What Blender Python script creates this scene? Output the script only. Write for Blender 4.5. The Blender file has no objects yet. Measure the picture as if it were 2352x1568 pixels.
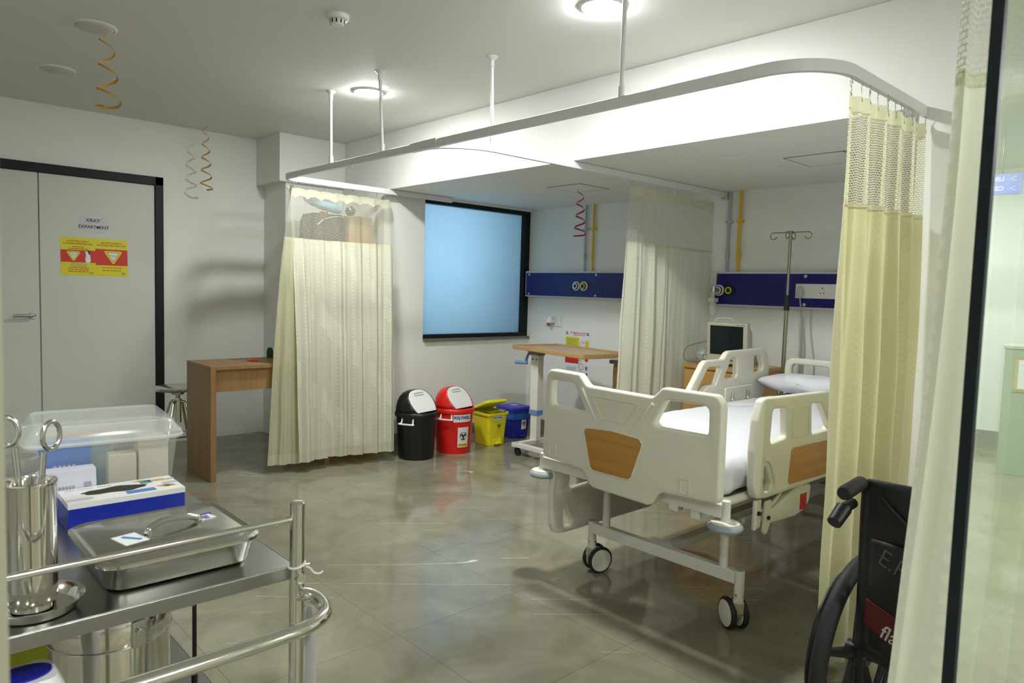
import bpy, bmesh, math, random
from mathutils import Vector, Matrix, noise
from mathutils.geometry import tessellate_polygon
random.seed(7)
PI = math.pi
sc = bpy.context.scene
COL = sc.collection
W = {}                                    # world matrix of every thing / part (parts are authored in world space)

# ------------------------------------------------------------------ materials
def new_mat(name):
    m = bpy.data.materials.new(name); m.use_nodes = True
    nt = m.node_tree; nt.nodes.clear()
    return m, nt, nt.nodes, nt.links

def mat(name, col, rough=.5, metal=0, var=.06, vscale=6, spec=.5, emit=None, estr=0, coat=0, trans=0, ior=1.45, alpha=1, bump=0, bscale=60):
    m, nt, N, L = new_mat(name)
    out = N.new('ShaderNodeOutputMaterial'); b = N.new('ShaderNodeBsdfPrincipled')
    L.new(b.outputs[0], out.inputs[0])
    tc = N.new('ShaderNodeTexCoord')
    if var > 0:
        nz = N.new('ShaderNodeTexNoise'); nz.inputs['Scale'].default_value = vscale; nz.inputs['Detail'].default_value = 4
        L.new(tc.outputs['Object'], nz.inputs['Vector'])
        mx = N.new('ShaderNodeMix'); mx.data_type = 'RGBA'
        mx.inputs[6].default_value = (*[c*(1-var) for c in col], 1)
        mx.inputs[7].default_value = (*[min(1, c*(1+var)) for c in col], 1)
        L.new(nz.outputs['Fac'], mx.inputs[0]); L.new(mx.outputs[2], b.inputs['Base Color'])
    else:
        b.inputs['Base Color'].default_value = (*col, 1)
    b.inputs['Roughness'].default_value = rough; b.inputs['Metallic'].default_value = metal
    b.inputs['Specular IOR Level'].default_value = spec; b.inputs['IOR'].default_value = ior
    b.inputs['Coat Weight'].default_value = coat; b.inputs['Transmission Weight'].default_value = trans
    b.inputs['Alpha'].default_value = alpha
    if emit: b.inputs['Emission Color'].default_value = (*emit, 1); b.inputs['Emission Strength'].default_value = estr
    if bump:
        n2 = N.new('ShaderNodeTexNoise'); n2.inputs['Scale'].default_value = bscale
        L.new(tc.outputs['Object'], n2.inputs['Vector'])
        bp = N.new('ShaderNodeBump'); bp.inputs['Strength'].default_value = bump; bp.inputs['Distance'].default_value = .01
        L.new(n2.outputs['Fac'], bp.inputs['Height']); L.new(bp.outputs[0], b.inputs['Normal'])
    return m

def math_node(N, L, op, a, b=None):
    n = N.new('ShaderNodeMath'); n.operation = op
    for i, v in enumerate((a, b)):
        if v is None: continue
        if isinstance(v, (int, float)): n.inputs[i].default_value = v
        else: L.new(v, n.inputs[i])
    return n.outputs[0]

def wood_mat(name, c1, c2, rough=.4, axis=0):
    m, nt, N, L = new_mat(name)
    out = N.new('ShaderNodeOutputMaterial'); b = N.new('ShaderNodeBsdfPrincipled'); L.new(b.outputs[0], out.inputs[0])
    tc = N.new('ShaderNodeTexCoord'); mp = N.new('ShaderNodeMapping'); L.new(tc.outputs['Object'], mp.inputs[0])
    s = [40, 40, 40]; s[axis] = 2.5; mp.inputs['Scale'].default_value = s
    nz = N.new('ShaderNodeTexNoise'); nz.inputs['Scale'].default_value = 1; nz.inputs['Detail'].default_value = 6
    L.new(mp.outputs[0], nz.inputs['Vector'])
    cr = N.new('ShaderNodeValToRGB'); cr.color_ramp.elements[0].position = .3; cr.color_ramp.elements[1].position = .7
    cr.color_ramp.elements[0].color = (*c1, 1); cr.color_ramp.elements[1].color = (*c2, 1)
    L.new(nz.outputs['Fac'], cr.inputs[0]); L.new(cr.outputs[0], b.inputs['Base Color'])
    b.inputs['Roughness'].default_value = rough
    return m

def floor_mat():
    m, nt, N, L = new_mat('polished_tile')
    out = N.new('ShaderNodeOutputMaterial'); b = N.new('ShaderNodeBsdfPrincipled'); L.new(b.outputs[0], out.inputs[0])
    tc = N.new('ShaderNodeTexCoord')
    mp = N.new('ShaderNodeMapping'); mp.inputs['Location'].default_value = (-.26, -.36, 0); L.new(tc.outputs['Object'], mp.inputs[0])
    br = N.new('ShaderNodeTexBrick'); br.offset = 0; br.inputs['Scale'].default_value = 1
    br.inputs['Brick Width'].default_value = .6; br.inputs['Row Height'].default_value = .6
    br.inputs['Mortar Size'].default_value = .0012; br.inputs['Mortar Smooth'].default_value = .2
    br.inputs['Color1'].default_value = (.52, .52, .52, 1); br.inputs['Color2'].default_value = (.46, .46, .46, 1); br.inputs['Mortar'].default_value = (0, 0, 0, 1)
    L.new(mp.outputs[0], br.inputs['Vector'])
    n1 = N.new('ShaderNodeTexNoise'); n1.inputs['Scale'].default_value = 3.2; n1.inputs['Detail'].default_value = 9; n1.inputs['Roughness'].default_value = .62
    n1.inputs['Distortion'].default_value = .8; L.new(tc.outputs['Object'], n1.inputs['Vector'])
    cr = N.new('ShaderNodeValToRGB'); e = cr.color_ramp.elements
    e[0].position = .3; e[0].color = (.19, .174, .122, 1); e[1].position = .72; e[1].color = (.310, .292, .215, 1)
    L.new(n1.outputs['Fac'], cr.inputs[0])
    # white hair-line veins, running one way across the tiles
    mr = N.new('ShaderNodeMapping'); mr.inputs['Rotation'].default_value = (0, 0, math.radians(40)); L.new(tc.outputs['Object'], mr.inputs[0])
    mv = N.new('ShaderNodeMapping'); mv.inputs['Scale'].default_value = (.10, 2.4, 1); L.new(mr.outputs[0], mv.inputs[0])
    n2 = N.new('ShaderNodeTexNoise'); n2.inputs['Scale'].default_value = 1.5; n2.inputs['Detail'].default_value = 0; n2.inputs['Distortion'].default_value = .05
    L.new(mv.outputs[0], n2.inputs['Vector'])
    d = math_node(N, L, 'ABSOLUTE', math_node(N, L, 'SUBTRACT', n2.outputs['Fac'], .5))
    v = math_node(N, L, 'LESS_THAN', d, .0014)
    n3 = N.new('ShaderNodeTexNoise'); n3.inputs['Scale'].default_value = 1.7; L.new(tc.outputs['Object'], n3.inputs['Vector'])
    v = math_node(N, L, 'MULTIPLY', v, math_node(N, L, 'GREATER_THAN', n3.outputs['Fac'], .56))
    v = math_node(N, L, 'MULTIPLY', v, .75)
    mx = N.new('ShaderNodeMix'); mx.data_type = 'RGBA'; L.new(v, mx.inputs[0]); L.new(cr.outputs[0], mx.inputs[6]); mx.inputs[7].default_value = (.75, .72, .64, 1)
    # per tile tone and thin dark joint
    ti = N.new('ShaderNodeMix'); ti.data_type = 'RGBA'; ti.blend_type = 'MULTIPLY'; ti.inputs[0].default_value = 1
    sc2 = N.new('ShaderNodeMix'); sc2.data_type = 'RGBA'; sc2.blend_type = 'MULTIPLY'; sc2.inputs[0].default_value = 1
    sc2.inputs[7].default_value = (2, 2, 2, 1); L.new(br.outputs['Color'], sc2.inputs[6])
    L.new(mx.outputs[2], ti.inputs[6]); L.new(sc2.outputs[2], ti.inputs[7])
    g = N.new('ShaderNodeMix'); g.data_type = 'RGBA'; L.new(br.outputs['Fac'], g.inputs[0]); L.new(ti.outputs[2], g.inputs[6]); g.inputs[7].default_value = (.13, .115, .09, 1)
    L.new(g.outputs[2], b.inputs['Base Color'])
    rr = math_node(N, L, 'MULTIPLY_ADD', n1.outputs['Fac'], .08); N[-1].inputs[2].default_value = .05
    L.new(rr, b.inputs['Roughness'])
    b.inputs['Specular IOR Level'].default_value = .5
    return m

def cloth_mat(name, col, tcol, trans=.35, lo=.92, hi=1.2):
    """cream jacquard: columns of little satin checks woven into a matt ground"""
    m, nt, N, L = new_mat(name)
    out = N.new('ShaderNodeOutputMaterial')
    b = N.new('ShaderNodeBsdfPrincipled'); t = N.new('ShaderNodeBsdfTranslucent'); ms = N.new('ShaderNodeMixShader')
    uv = N.new('ShaderNodeTexCoord'); sp = N.new('ShaderNodeSeparateXYZ'); L.new(uv.outputs['UV'], sp.inputs[0])
    U, V = sp.outputs[0], sp.outputs[1]
    ck = N.new('ShaderNodeTexChecker'); ck.inputs['Scale'].default_value = 1
    mp = N.new('ShaderNodeMapping'); mp.inputs['Scale'].default_value = (1/.013, 1/.013, 1); L.new(uv.outputs['UV'], mp.inputs[0]); L.new(mp.outputs[0], ck.inputs[0])
    fr = math_node(N, L, 'FRACT', math_node(N, L, 'DIVIDE', U, .104))
    line = math_node(N, L, 'MULTIPLY', math_node(N, L, 'LESS_THAN', fr, .13), math_node(N, L, 'LESS_THAN', math_node(N, L, 'FRACT', math_node(N, L, 'DIVIDE', V, .028)), .5))
    zz = math_node(N, L, 'FRACT', math_node(N, L, 'ADD', math_node(N, L, 'DIVIDE', V, .62), math_node(N, L, 'DIVIDE', U, .9)))
    patch = math_node(N, L, 'MULTIPLY', math_node(N, L, 'MULTIPLY', math_node(N, L, 'LESS_THAN', zz, .28), math_node(N, L, 'LESS_THAN', fr, .63)), ck.outputs['Fac'])
    k = math_node(N, L, 'MAXIMUM', line, patch)
    nz = N.new('ShaderNodeTexNoise'); nz.inputs['Scale'].default_value = 90; L.new(uv.outputs['UV'], nz.inputs['Vector'])
    k2 = math_node(N, L, 'ADD', math_node(N, L, 'MULTIPLY', k, .8), math_node(N, L, 'MULTIPLY', nz.outputs['Fac'], .2))
    mx = N.new('ShaderNodeMix'); mx.data_type = 'RGBA'; L.new(k2, mx.inputs[0])
    mx.inputs[6].default_value = (*[c*lo for c in col], 1); mx.inputs[7].default_value = (*[min(1, c*hi) for c in col], 1)
    L.new(mx.outputs[2], b.inputs['Base Color'])
    rg = math_node(N, L, 'SUBTRACT', .75, math_node(N, L, 'MULTIPLY', k, .33)); L.new(rg, b.inputs['Roughness'])
    t.inputs[0].default_value = (*tcol, 1); ms.inputs[0].default_value = trans
    L.new(b.outputs[0], ms.inputs[1]); L.new(t.outputs[0], ms.inputs[2]); L.new(ms.outputs[0], out.inputs[0])
    return m

def net_mat(name, col, th=.0011):
    """open net: brick-bond holes cut through the cloth"""
    m, nt, N, L = new_mat(name)
    out = N.new('ShaderNodeOutputMaterial'); d = N.new('ShaderNodeBsdfDiffuse'); d.inputs[0].default_value = (*col, 1)
    t = N.new('ShaderNodeBsdfTranslucent'); t.inputs[0].default_value = (*col, 1)
    m1 = N.new('ShaderNodeMixShader'); m1.inputs[0].default_value = .3; L.new(d.outputs[0], m1.inputs[1]); L.new(t.outputs[0], m1.inputs[2])
    tr = N.new('ShaderNodeBsdfTransparent'); ms = N.new('ShaderNodeMixShader')
    uv = N.new('ShaderNodeTexCoord')
    br = N.new('ShaderNodeTexBrick'); br.offset = .5; br.inputs['Scale'].default_value = 1
    br.inputs['Brick Width'].default_value = .0145; br.inputs['Row Height'].default_value = .0085
    br.inputs['Mortar Size'].default_value = th; br.inputs['Mortar Smooth'].default_value = 0
    L.new(uv.outputs['UV'], br.inputs['Vector'])
    L.new(br.outputs['Fac'], ms.inputs[0]); L.new(tr.outputs[0], ms.inputs[1]); L.new(m1.outputs[0], ms.inputs[2])
    L.new(ms.outputs[0], out.inputs[0])
    return m

# ------------------------------------------------------------------ mesh builder
class MB:
    def __init__(s, M=None):
        s.bm = bmesh.new(); s.M = M; s.uv = None
    def quad_ring(s, rings, closed_path=False, cap=True, closed_ring=True):
        R = [[s.bm.verts.new(p) for p in ring] for ring in rings]
        n = len(R[0]); m = len(R)
        for i in range(m if closed_path else m-1):
            a, b = R[i], R[(i+1) % m]
            for j in range(n if closed_ring else n-1):
                k = (j+1) % n
                try: s.bm.faces.new((a[j], a[k], b[k], b[j]))
                except ValueError: pass
        if cap and not closed_path:
            for q in (R[0][::-1], R[-1]):
                try: s.bm.faces.new(q)
                except ValueError: pass
        return s
    def box(s, x0, x1, y0, y1, z0, z1, M=None):
        P = [Vector(p) for p in ((x0,y0,z0),(x1,y0,z0),(x1,y1,z0),(x0,y1,z0),(x0,y0,z1),(x1,y0,z1),(x1,y1,z1),(x0,y1,z1))]
        if M: P = [M @ p for p in P]
        v = [s.bm.verts.new(p) for p in P]
        for f in ((0,3,2,1),(4,5,6,7),(0,1,5,4),(1,2,6,5),(2,3,7,6),(3,0,4,7)): s.bm.faces.new([v[i] for i in f])
        return s
    def cyl(s, p0, p1, r0, r1=None, seg=20, cap=True):
        p0, p1 = Vector(p0), Vector(p1); r1 = r0 if r1 is None else r1
        d = (p1-p0).normalized(); a = d.orthogonal().normalized(); b = d.cross(a)
        ring = lambda c, r: [c + (a*math.cos(2*PI*i/seg) + b*math.sin(2*PI*i/seg))*r for i in range(seg)]
        return s.quad_ring([ring(p0, r0), ring(p1, r1)], cap=cap)
    def tube(s, pts, r, seg=10, closed=False, cap=True, flat=None):
        pts = [Vector(p) for p in pts]; n = len(pts); rings = []; a = None
        for i, p in enumerate(pts):
            if closed: d = pts[(i+1) % n]-pts[i-1]
            else: d = pts[min(i+1, n-1)]-pts[max(i-1, 0)]
            d.normalize()
            if a is None: a = d.orthogonal().normalized()
            a = (a - d*a.dot(d)).normalized(); b = d.cross(a)
            rr = r[i] if isinstance(r, (list, tuple)) else r
            rings.append([p + (a*math.cos(2*PI*k/seg) + b*math.sin(2*PI*k/seg))*rr for k in range(seg)])
        return s.quad_ring(rings, closed_path=closed, cap=cap)
    def sweep(s, pts, w, h, closed=False):
        """upright rectangular section swept along a level path"""
        pts = [Vector(p) for p in pts]; n = len(pts); rings = []
        for i, p in enumerate(pts):
            d = (pts[(i+1) % n]-pts[i-1]) if closed else (pts[min(i+1, n-1)]-pts[max(i-1, 0)])
            d.z = 0; d.normalize(); q = Vector((-d.y, d.x, 0))*w/2; u = Vector((0, 0, h/2))
            rings.append([p-q-u, p+q-u, p+q+u, p-q+u])
        return s.quad_ring(rings, closed_path=closed)
    def lathe(s, prof, c=(0,0,0), seg=36, cap=True):
        c = Vector(c)
        return s.quad_ring([[c+Vector((r*math.cos(2*PI*k/seg), r*math.sin(2*PI*k/seg), z)) for k in range(seg)] for r, z in prof], cap=cap)
    def prism(s, poly, t, M):
        """flat polygon in local xy, thickness t along local +z"""
        bot = [s.bm.verts.new(M @ Vector((x, y, 0))) for x, y in poly]; top = [s.bm.verts.new(M @ Vector((x, y, t))) for x, y in poly]
        n = len(poly); s.bm.faces.new(bot[::-1]); s.bm.faces.new(top)
        for i in range(n): s.bm.faces.new((bot[i], bot[(i+1) % n], top[(i+1) % n], top[i]))
        return s
    def grid(s, fn, nu, nv, uvfn=None):
        if uvfn and s.uv is None: s.uv = s.bm.loops.layers.uv.new('UVMap')
        V = [[s.bm.verts.new(fn(i/nu, j/nv)) for i in range(nu+1)] for j in range(nv+1)]
        for j in range(nv):
            for i in range(nu):
                f = s.bm.faces.new((V[j][i], V[j][i+1], V[j+1][i+1], V[j+1][i]))
                if uvfn:
                    for l, (a, b) in zip(f.loops, ((i,j),(i+1,j),(i+1,j+1),(i,j+1))): l[s.uv].uv = uvfn(a/nu, b/nv)
        return s
    def ellipsoid(s, c, rx, ry, rz, nu=24, nv=14, ex=1):
        c = Vector(c)
        sg = lambda v: math.copysign(abs(v)**ex, v)
        rings = [[c+Vector((rx*sg(math.cos(2*PI*k/nu))*max(1e-3, abs(math.cos(t))**ex), ry*sg(math.sin(2*PI*k/nu))*max(1e-3, abs(math.cos(t))**ex), rz*sg(math.sin(t)))) for k in range(nu)] for t in [(-.5+j/nv)*PI*.998 for j in range(nv+1)]]
        return s.quad_ring(rings)
    def build(s, name, m, parent=None, origin=None, bevel=0, seg=2, smooth=True, sharp=40, sub=0, normals=True):
        me = bpy.data.meshes.new(name)
        if normals: bmesh.ops.recalc_face_normals(s.bm, faces=s.bm.faces[:])
        s.bm.to_mesh(me); s.bm.free()
        if s.M: me.transform(s.M)
        return link(name, me, m, parent, origin, bevel, seg, smooth, sharp, sub)

def link(name, me, m, parent=None, origin=None, bevel=0, seg=2, smooth=True, sharp=40, sub=0):
    o = bpy.data.objects.new(name, me); COL.objects.link(o); me.name = name
    if m: me.materials.append(m)
    if parent is not None:
        o.parent = parent; me.transform(W[parent].inverted()); W[o] = W[parent]
    else:
        Mo = Matrix.Translation(origin) if origin is not None else Matrix.Identity(4)
        me.transform(Mo.inverted()); o.location = Mo.translation; W[o] = Mo
    if smooth:
        me.polygons.foreach_set('use_smooth', [True]*len(me.polygons)); me.set_sharp_from_angle(angle=math.radians(sharp))
    if bevel:
        b = o.modifiers.new('bevel', 'BEVEL'); b.width = bevel; b.segments = seg; b.limit_method = 'ANGLE'; b.angle_limit = math.radians(35)
        if smooth: b.harden_normals = True
    if sub:
        u = o.modifiers.new('sub', 'SUBSURF'); u.levels = sub; u.render_levels = sub
    return o

def tag(o, label, cat, group=None):
    o['label'] = label; o['category'] = cat
    if group: o['group'] = group
    return o
def thing(name, label, cat, loc=(0,0,0), group=None, rotz=0):
    o = bpy.data.objects.new(name, None); COL.objects.link(o); o.empty_display_size = .1
    o.location = loc; o.rotation_euler = (0, 0, rotz)
    W[o] = Matrix.Translation(loc) @ Matrix.Rotation(rotz, 4, 'Z')
    return tag(o, label, cat, group)
def struct(o):
    o['kind'] = 'structure'; return o
def sroot(name, loc):
    o = bpy.data.objects.new(name, None); COL.objects.link(o); o.location = loc; W[o] = Matrix.Translation(loc); return struct(o)
def copy_part(src, parent, M):
    """a copy of a part, moved by the world transform M, under parent"""
    c = src.copy(); COL.objects.link(c); c.parent = parent
    c.matrix_basis = W[parent].inverted() @ M @ W[src]; W[c] = M @ W[src]
    return c
def copy_thing(src, M, label=None):
    r = src.copy(); COL.objects.link(r); r.matrix_basis = M @ W[src]; W[r] = M @ W[src]
    if label: r['label'] = label
    for ch in [o for o in COL.objects if o.parent == src]:
        c = ch.copy(); COL.objects.link(c); c.parent = r; W[c] = M @ W[ch]
        for g in [o for o in COL.objects if o.parent == ch]:
            d = g.copy(); COL.objects.link(d); d.parent = c; W[d] = M @ W[g]
    return r

# ------------------------------------------------------------------ 2-D outlines
def rpoly(pts, r, n=5):
    """polygon with rounded corners"""
    out = []; m = len(pts)
    for i in range(m):
        p0, p, p1 = Vector(pts[i-1]), Vector(pts[i]), Vector(pts[(i+1) % m])
        a, b = p0-p, p1-p; la, lb = a.length, b.length; a.normalize(); b.normalize()
        rr = r[i] if isinstance(r, (list, tuple)) else r
        ang = a.angle(b, PI)
        if rr <= 0 or ang > PI*.97: out.append(tuple(p)); continue
        t = min(rr/math.tan(ang/2), la*.48, lb*.48)
        s, e = p+a*t, p+b*t
        for k in range(n+1):
            u = k/n; out.append(tuple(s*(1-u)**2 + p*2*u*(1-u) + e*u*u))
    return out

def offset_loop(poly, d):
    """every vertex moved by d along the mitred normal (to the right of travel for d > 0)"""
    n = len(poly); out = []
    for i in range(n):
        p = Vector(poly[i]); a = p-Vector(poly[i-1]); b = Vector(poly[(i+1) % n])-p
        a = Vector((a.y, -a.x)).normalized(); b = Vector((b.y, -b.x)).normalized(); m = a+b
        if m.length < 1e-6: m = a.copy()
        m.normalize(); c = max(.5, m.dot(a)); out.append(p+m*(d/c))
    return out
def area2(poly): return sum(poly[i-1][0]*poly[i][1]-poly[i][0]*poly[i-1][1] for i in range(len(poly)))
def clean(poly):
    out = []
    for p in poly:
        if not out or (Vector(p)-Vector(out[-1])).length > 1e-4: out.append(tuple(p))
    if (Vector(out[0])-Vector(out[-1])).length < 1e-4: out.pop()
    return out
def plate(name, outline, holes, t, bev, m, parent, M, sharp=50, steps=4):
    """flat plate with holes and soft rounded edges; local xy outline, local z = thickness (centred)"""
    loops = []
    for k, poly in enumerate([outline]+list(holes)):
        poly = clean(poly)
        if (area2(poly) > 0) != (k == 0): poly = poly[::-1]
        loops.append(poly)
    bm = bmesh.new(); caps = {1: [], -1: []}
    for poly in loops:
        rings = []
        prof = [(bev*(1-math.sin(a)), t/2-bev+bev*math.cos(a)) for a in [PI/2*q/steps for q in range(steps+1)]]
        prof = prof+[(i, -z) for i, z in prof[::-1]]           # top face edge, round the side, bottom face edge
        for ins, z in prof: rings.append([bm.verts.new((p.x, p.y, z)) for p in offset_loop(poly, -ins)])
        n = len(poly)
        for A, B in zip(rings, rings[1:]):
            for i in range(n): bm.faces.new((A[i], A[(i+1) % n], B[(i+1) % n], B[i]))
        caps[1].append(rings[0]); caps[-1].append(rings[-1])
    for sgn, L in caps.items():
        flatv = [v for r_ in L for v in r_]
        for tri in tessellate_polygon([[v.co.copy() for v in r_] for r_ in L]):
            try: bm.faces.new([flatv[i] for i in tri])
            except ValueError: pass
    bmesh.ops.recalc_face_normals(bm, faces=bm.faces[:])
    me = bpy.data.meshes.new(name); bm.to_mesh(me); bm.free()
    me.transform(M)
    return link(name, me, m, parent, sharp=sharp)

def text(name, s, size, m, parent, M, align='CENTER', bold=.0, ext=.0004, sx=1, shear=0):
    cu = bpy.data.curves.new(name, 'FONT'); cu.body = s; cu.size = size; cu.align_x = align; cu.align_y = 'CENTER'
    cu.extrude = ext; cu.offset = bold*size; cu.resolution_u = 3; cu.shear = shear
    o = bpy.data.objects.new(name+'_t', cu); me = bpy.data.meshes.new_from_object(o)
    bpy.data.objects.remove(o); bpy.data.curves.remove(cu)
    me.transform(M @ Matrix.Diagonal((sx, 1, 1, 1)))
    return link(name, me, m, parent, smooth=False)

def basis(o, x, y, z=None):
    x, y = Vector(x).normalized(), Vector(y).normalized(); z = x.cross(y) if z is None else Vector(z)
    M = Matrix.Identity(4)
    for i in range(3): M[i][0], M[i][1], M[i][2], M[i][3] = x[i], y[i], z[i], o[i]
    return M
def rect(w, h, x=0, y=0): return [(x-w/2, y-h/2), (x+w/2, y-h/2), (x+w/2, y+h/2), (x-w/2, y+h/2)]
def circ(r, n=24, x=0, y=0, a0=0): return [(x+r*math.cos(a0+2*PI*k/n), y+r*math.sin(a0+2*PI*k/n)) for k in range(n)]
def path_len(P): return sum((Vector(P[i+1])-Vector(P[i])).length for i in range(len(P)-1))
def along(P, u):
    """point and unit direction at fraction u of a polyline"""
    P = [Vector(p) for p in P]; L = path_len(P)*u
    for i in range(len(P)-1):
        d = P[i+1]-P[i]; l = d.length
        if L <= l or i == len(P)-2: return P[i]+d.normalized()*L, d.normalized()
        L -= l
def spline(P, n=8):
    """Catmull-Rom through points"""
    P = [Vector(p) for p in P]; Q = [P[0]*2-P[1]]+P+[P[-1]*2-P[-2]]; out = []
    for i in range(1, len(Q)-2):
        for k in range(n):
            t = k/n; a, b, c, d = Q[i-1], Q[i], Q[i+1], Q[i+2]
            out.append(.5*((2*b)+(c-a)*t+(2*a-5*b+4*c-d)*t*t+(3*b-a-3*c+d)*t**3))
    out.append(P[-1]); return out
# ------------------------------------------------------------------ palette
WALL = mat('white_wall_paint', (.80, .805, .775), .55, var=.02, vscale=1.2)
CEIL = mat('white_ceiling_paint', (.80, .81, .785), .7, var=.02, vscale=1)
FLOOR = floor_mat()
BLACKF = mat('black_frame', (.008, .010, .014), .5, spec=.3)
DOORM = mat('door_laminate', (.58, .61, .55), .45, var=.02)
STEEL = mat('brushed_steel', (.62, .62, .60), .22, metal=1, var=.05)
CHROME = mat('polished_steel', (.78, .77, .73), .09, metal=1, var=.03)
DULL = mat('dull_steel', (.42, .43, .43), .33, metal=1, var=.08)
WHITEP = mat('white_enamel', (.82, .82, .82), .35, var=.02)
BEDP = mat('cream_moulded_plastic', (.73, .71, .605), .38, var=.02)
BEDM = mat('cream_painted_metal', (.74, .73, .66), .35, var=.02)
WOODP = wood_mat('beech_inlay', (.43, .20, .035), (.54, .275, .06), .4, 1)
WOODPX = wood_mat('beech_inlay_long', (.43, .20, .035), (.54, .275, .06), .4, 0)
DESKW = wood_mat('oak_laminate', (.235, .125, .045), (.32, .18, .07), .42, 2)
CABW = wood_mat('cabinet_laminate', (.54, .30, .085), (.64, .38, .13), .42, 0)
OBTW = wood_mat('tabletop_laminate', (.50, .37, .235), (.58, .44, .29), .4, 1)
OBTE = wood_mat('tabletop_edge', (.42, .25, .09), (.52, .32, .13), .45, 1)
BLACK = mat('black_plastic', (.012, .012, .013), .42)
RUBBER = mat('black_rubber', (.018, .018, .02), .6)
GREYR = mat('grey_rubber', (.30, .35, .38), .4)
GREY = mat('grey_plastic', (.22, .22, .21), .45)
LGREY = mat('light_grey_plastic', (.55, .55, .52), .4)
OLIVE = mat('putty_plastic', (.40, .38, .25), .5)
RED = mat('red_plastic', (.70, .015, .01), .3)
YELLOW = mat('yellow_plastic', (.78, .68, .02), .35)
BLUE = mat('blue_plastic', (.02, .025, .36), .35)
LBLUE = mat('pale_blue_plastic', (.15, .27, .55), .4)
NAVY = mat('navy_panel_face', (.008, .009, .15), .3, var=.03)
CLOTH = cloth_mat('cream_jacquard', (.66, .65, .535), (.70, .67, .42), .28)
CLOTHM = cloth_mat('cream_jacquard_lit', (.80, .79, .67), (.80, .80, .66), .32, .95, 1.12)  # same cream cloth, window light and lit folds put into a whiter colour
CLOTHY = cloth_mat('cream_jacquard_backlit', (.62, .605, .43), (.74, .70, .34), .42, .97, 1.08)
CLOTHW = cloth_mat('cream_jacquard_brightened', (.84, .84, .75), (.84, .83, .60), .28, .96, 1.08)  # same cream cloth, colour raised to make up for weak light by the glass
NET = net_mat('cream_net', (.66, .64, .53)); NETB = net_mat('cream_net_bunched', (.80, .77, .56), .0019)
HEADT = cloth_mat('cream_tape', (.70, .68, .53), (.80, .77, .50), .42, .98, 1.04)
HEAD = HEADT
SHEET = mat('white_bed_linen', (.66, .66, .715), .8, var=.02, bump=.25, bscale=22)
PAPER = mat('white_paper', (.80, .80, .80), .6, var=.02)
INK = mat('black_ink', (.015, .015, .02), .6, var=0)
PYEL = mat('poster_yellow', (.70, .63, .012), .45, var=.02)
PRED = mat('poster_red', (.60, .022, .012), .45, var=.02)
PORG = mat('poster_dark_red_print', (.42, .07, .01), .5, var=0)
PGRN = mat('poster_green_print', (.10, .22, .05), .5, var=0)
WHITE = mat('white_print', (.85, .85, .85), .5, var=0)
BPRINT = mat('blue_print', (.03, .03, .30), .5, var=0)
GOLD = mat('gold_foil', (.72, .42, .10), .35, metal=.7)
CRIM = mat('crimson_foil', (.42, .02, .07), .35, metal=.4)
PIPEY = mat('yellow_pipe_paint', (.75, .46, .02), .4)
PIPEG = mat('grey_pipe_paint', (.42, .43, .48), .4)

ZC, ZB = 2.52, 2.0747          # main ceiling, bay ceiling
XB, XP, YW, YD = 3.117, 4.76, 4.926, 6.016
# ------------------------------------------------------------------ shell
struct(MB().box(-2.6, 8, -7.5, 6.3, -.06, 0).build('floor', FLOOR, smooth=False))
struct(MB().box(-2.6, 8, -7.5, 6.3, ZC, ZC+.1).build('ceiling', CEIL, smooth=False))
struct(MB().box(-2.6, 2.6, YD, 6.25, 0, ZC).build('wall_door_side', WALL, smooth=False))
struct(MB().box(2.6, XB+.1, 5.60, 6.25, 0, ZC).build('trim_pillar_1', WALL, smooth=False)).name = 'trim_1'
struct(MB().box(2.53, XB, 5.56, 6.1, 2.135, ZC-.001).build('trim_2', WALL, smooth=False))
struct(MB().box(XB, 4.95, 1.03, 6.2, ZB, ZC-.001).build('trim_3', WALL, smooth=False))
m = MB()                                                       # window wall with its opening
m.box(XB, 3.518, YW, 5.06, 0, ZB); m.box(4.757, 4.95, YW, 5.06, 0, ZB)
m.box(3.518, 4.757, YW, 5.06, 0, .85); m.box(3.518, 4.757, YW, 5.06, 2.056, ZB); m.box(XB, XB+.1, 5.06, 5.61, 0, ZB)
struct(m.build('wall_window_side', WALL, smooth=False))
struct(MB().box(XP, 4.95, 1.03, YW, 0, ZB).build('wall_headboard_side', WALL, smooth=False))
struct(MB().box(XB, 4.95, -1.6, 1.03, 0, ZC-.001).build('wall_bay_end', WALL, smooth=False))
struct(MB().box(-2.6, -2.45, -7.4, 6.1, 0, ZC).build('wall_corridor_side', WALL, smooth=False))
struct(MB().box(8, 8.15, -7.5, 6.3, 0, ZC).build('wall_hall_side', WALL, smooth=False))
struct(MB().box(-2.6, 8, -7.6, -7.45, 0, ZC).build('wall_hall_back', WALL, smooth=False))
# far end of the corridor, seen only mirrored in the glass
e0, e1 = Vector((4.553, -5.724, 0)), Vector((4.897, -5.466, 0)); d = (e1-e0).normalized(); n = Vector((-d.y, d.x, 0))
Mh = basis(e0, d, n, (0, 0, 1))
struct(MB(Mh).box(-4.5, 4.5, -.15, 0, 0, ZC).build('wall_hall_end', WALL, smooth=False))
struct(MB(Mh).box(-4.5, 4.5, 0, .014, 0, .15).build('baseboard_hall_end', GREY, smooth=False))
struct(MB().box(-2.45, -2.43, -7.4, 6.0, 0, .1).build('baseboard_corridor_side', GREY, smooth=False))
BASEB = mat('stone_skirting', (.22, .20, .16), .3)
struct(MB().box(XB, 4.75, YW-.012, YW, 0, .09).build('baseboard_window_side', BASEB, smooth=False))
struct(MB().box(XP-.012, XP, 1.03, YW-.012, 0, .09).build('baseboard_headboard_side', BASEB, smooth=False))
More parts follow.
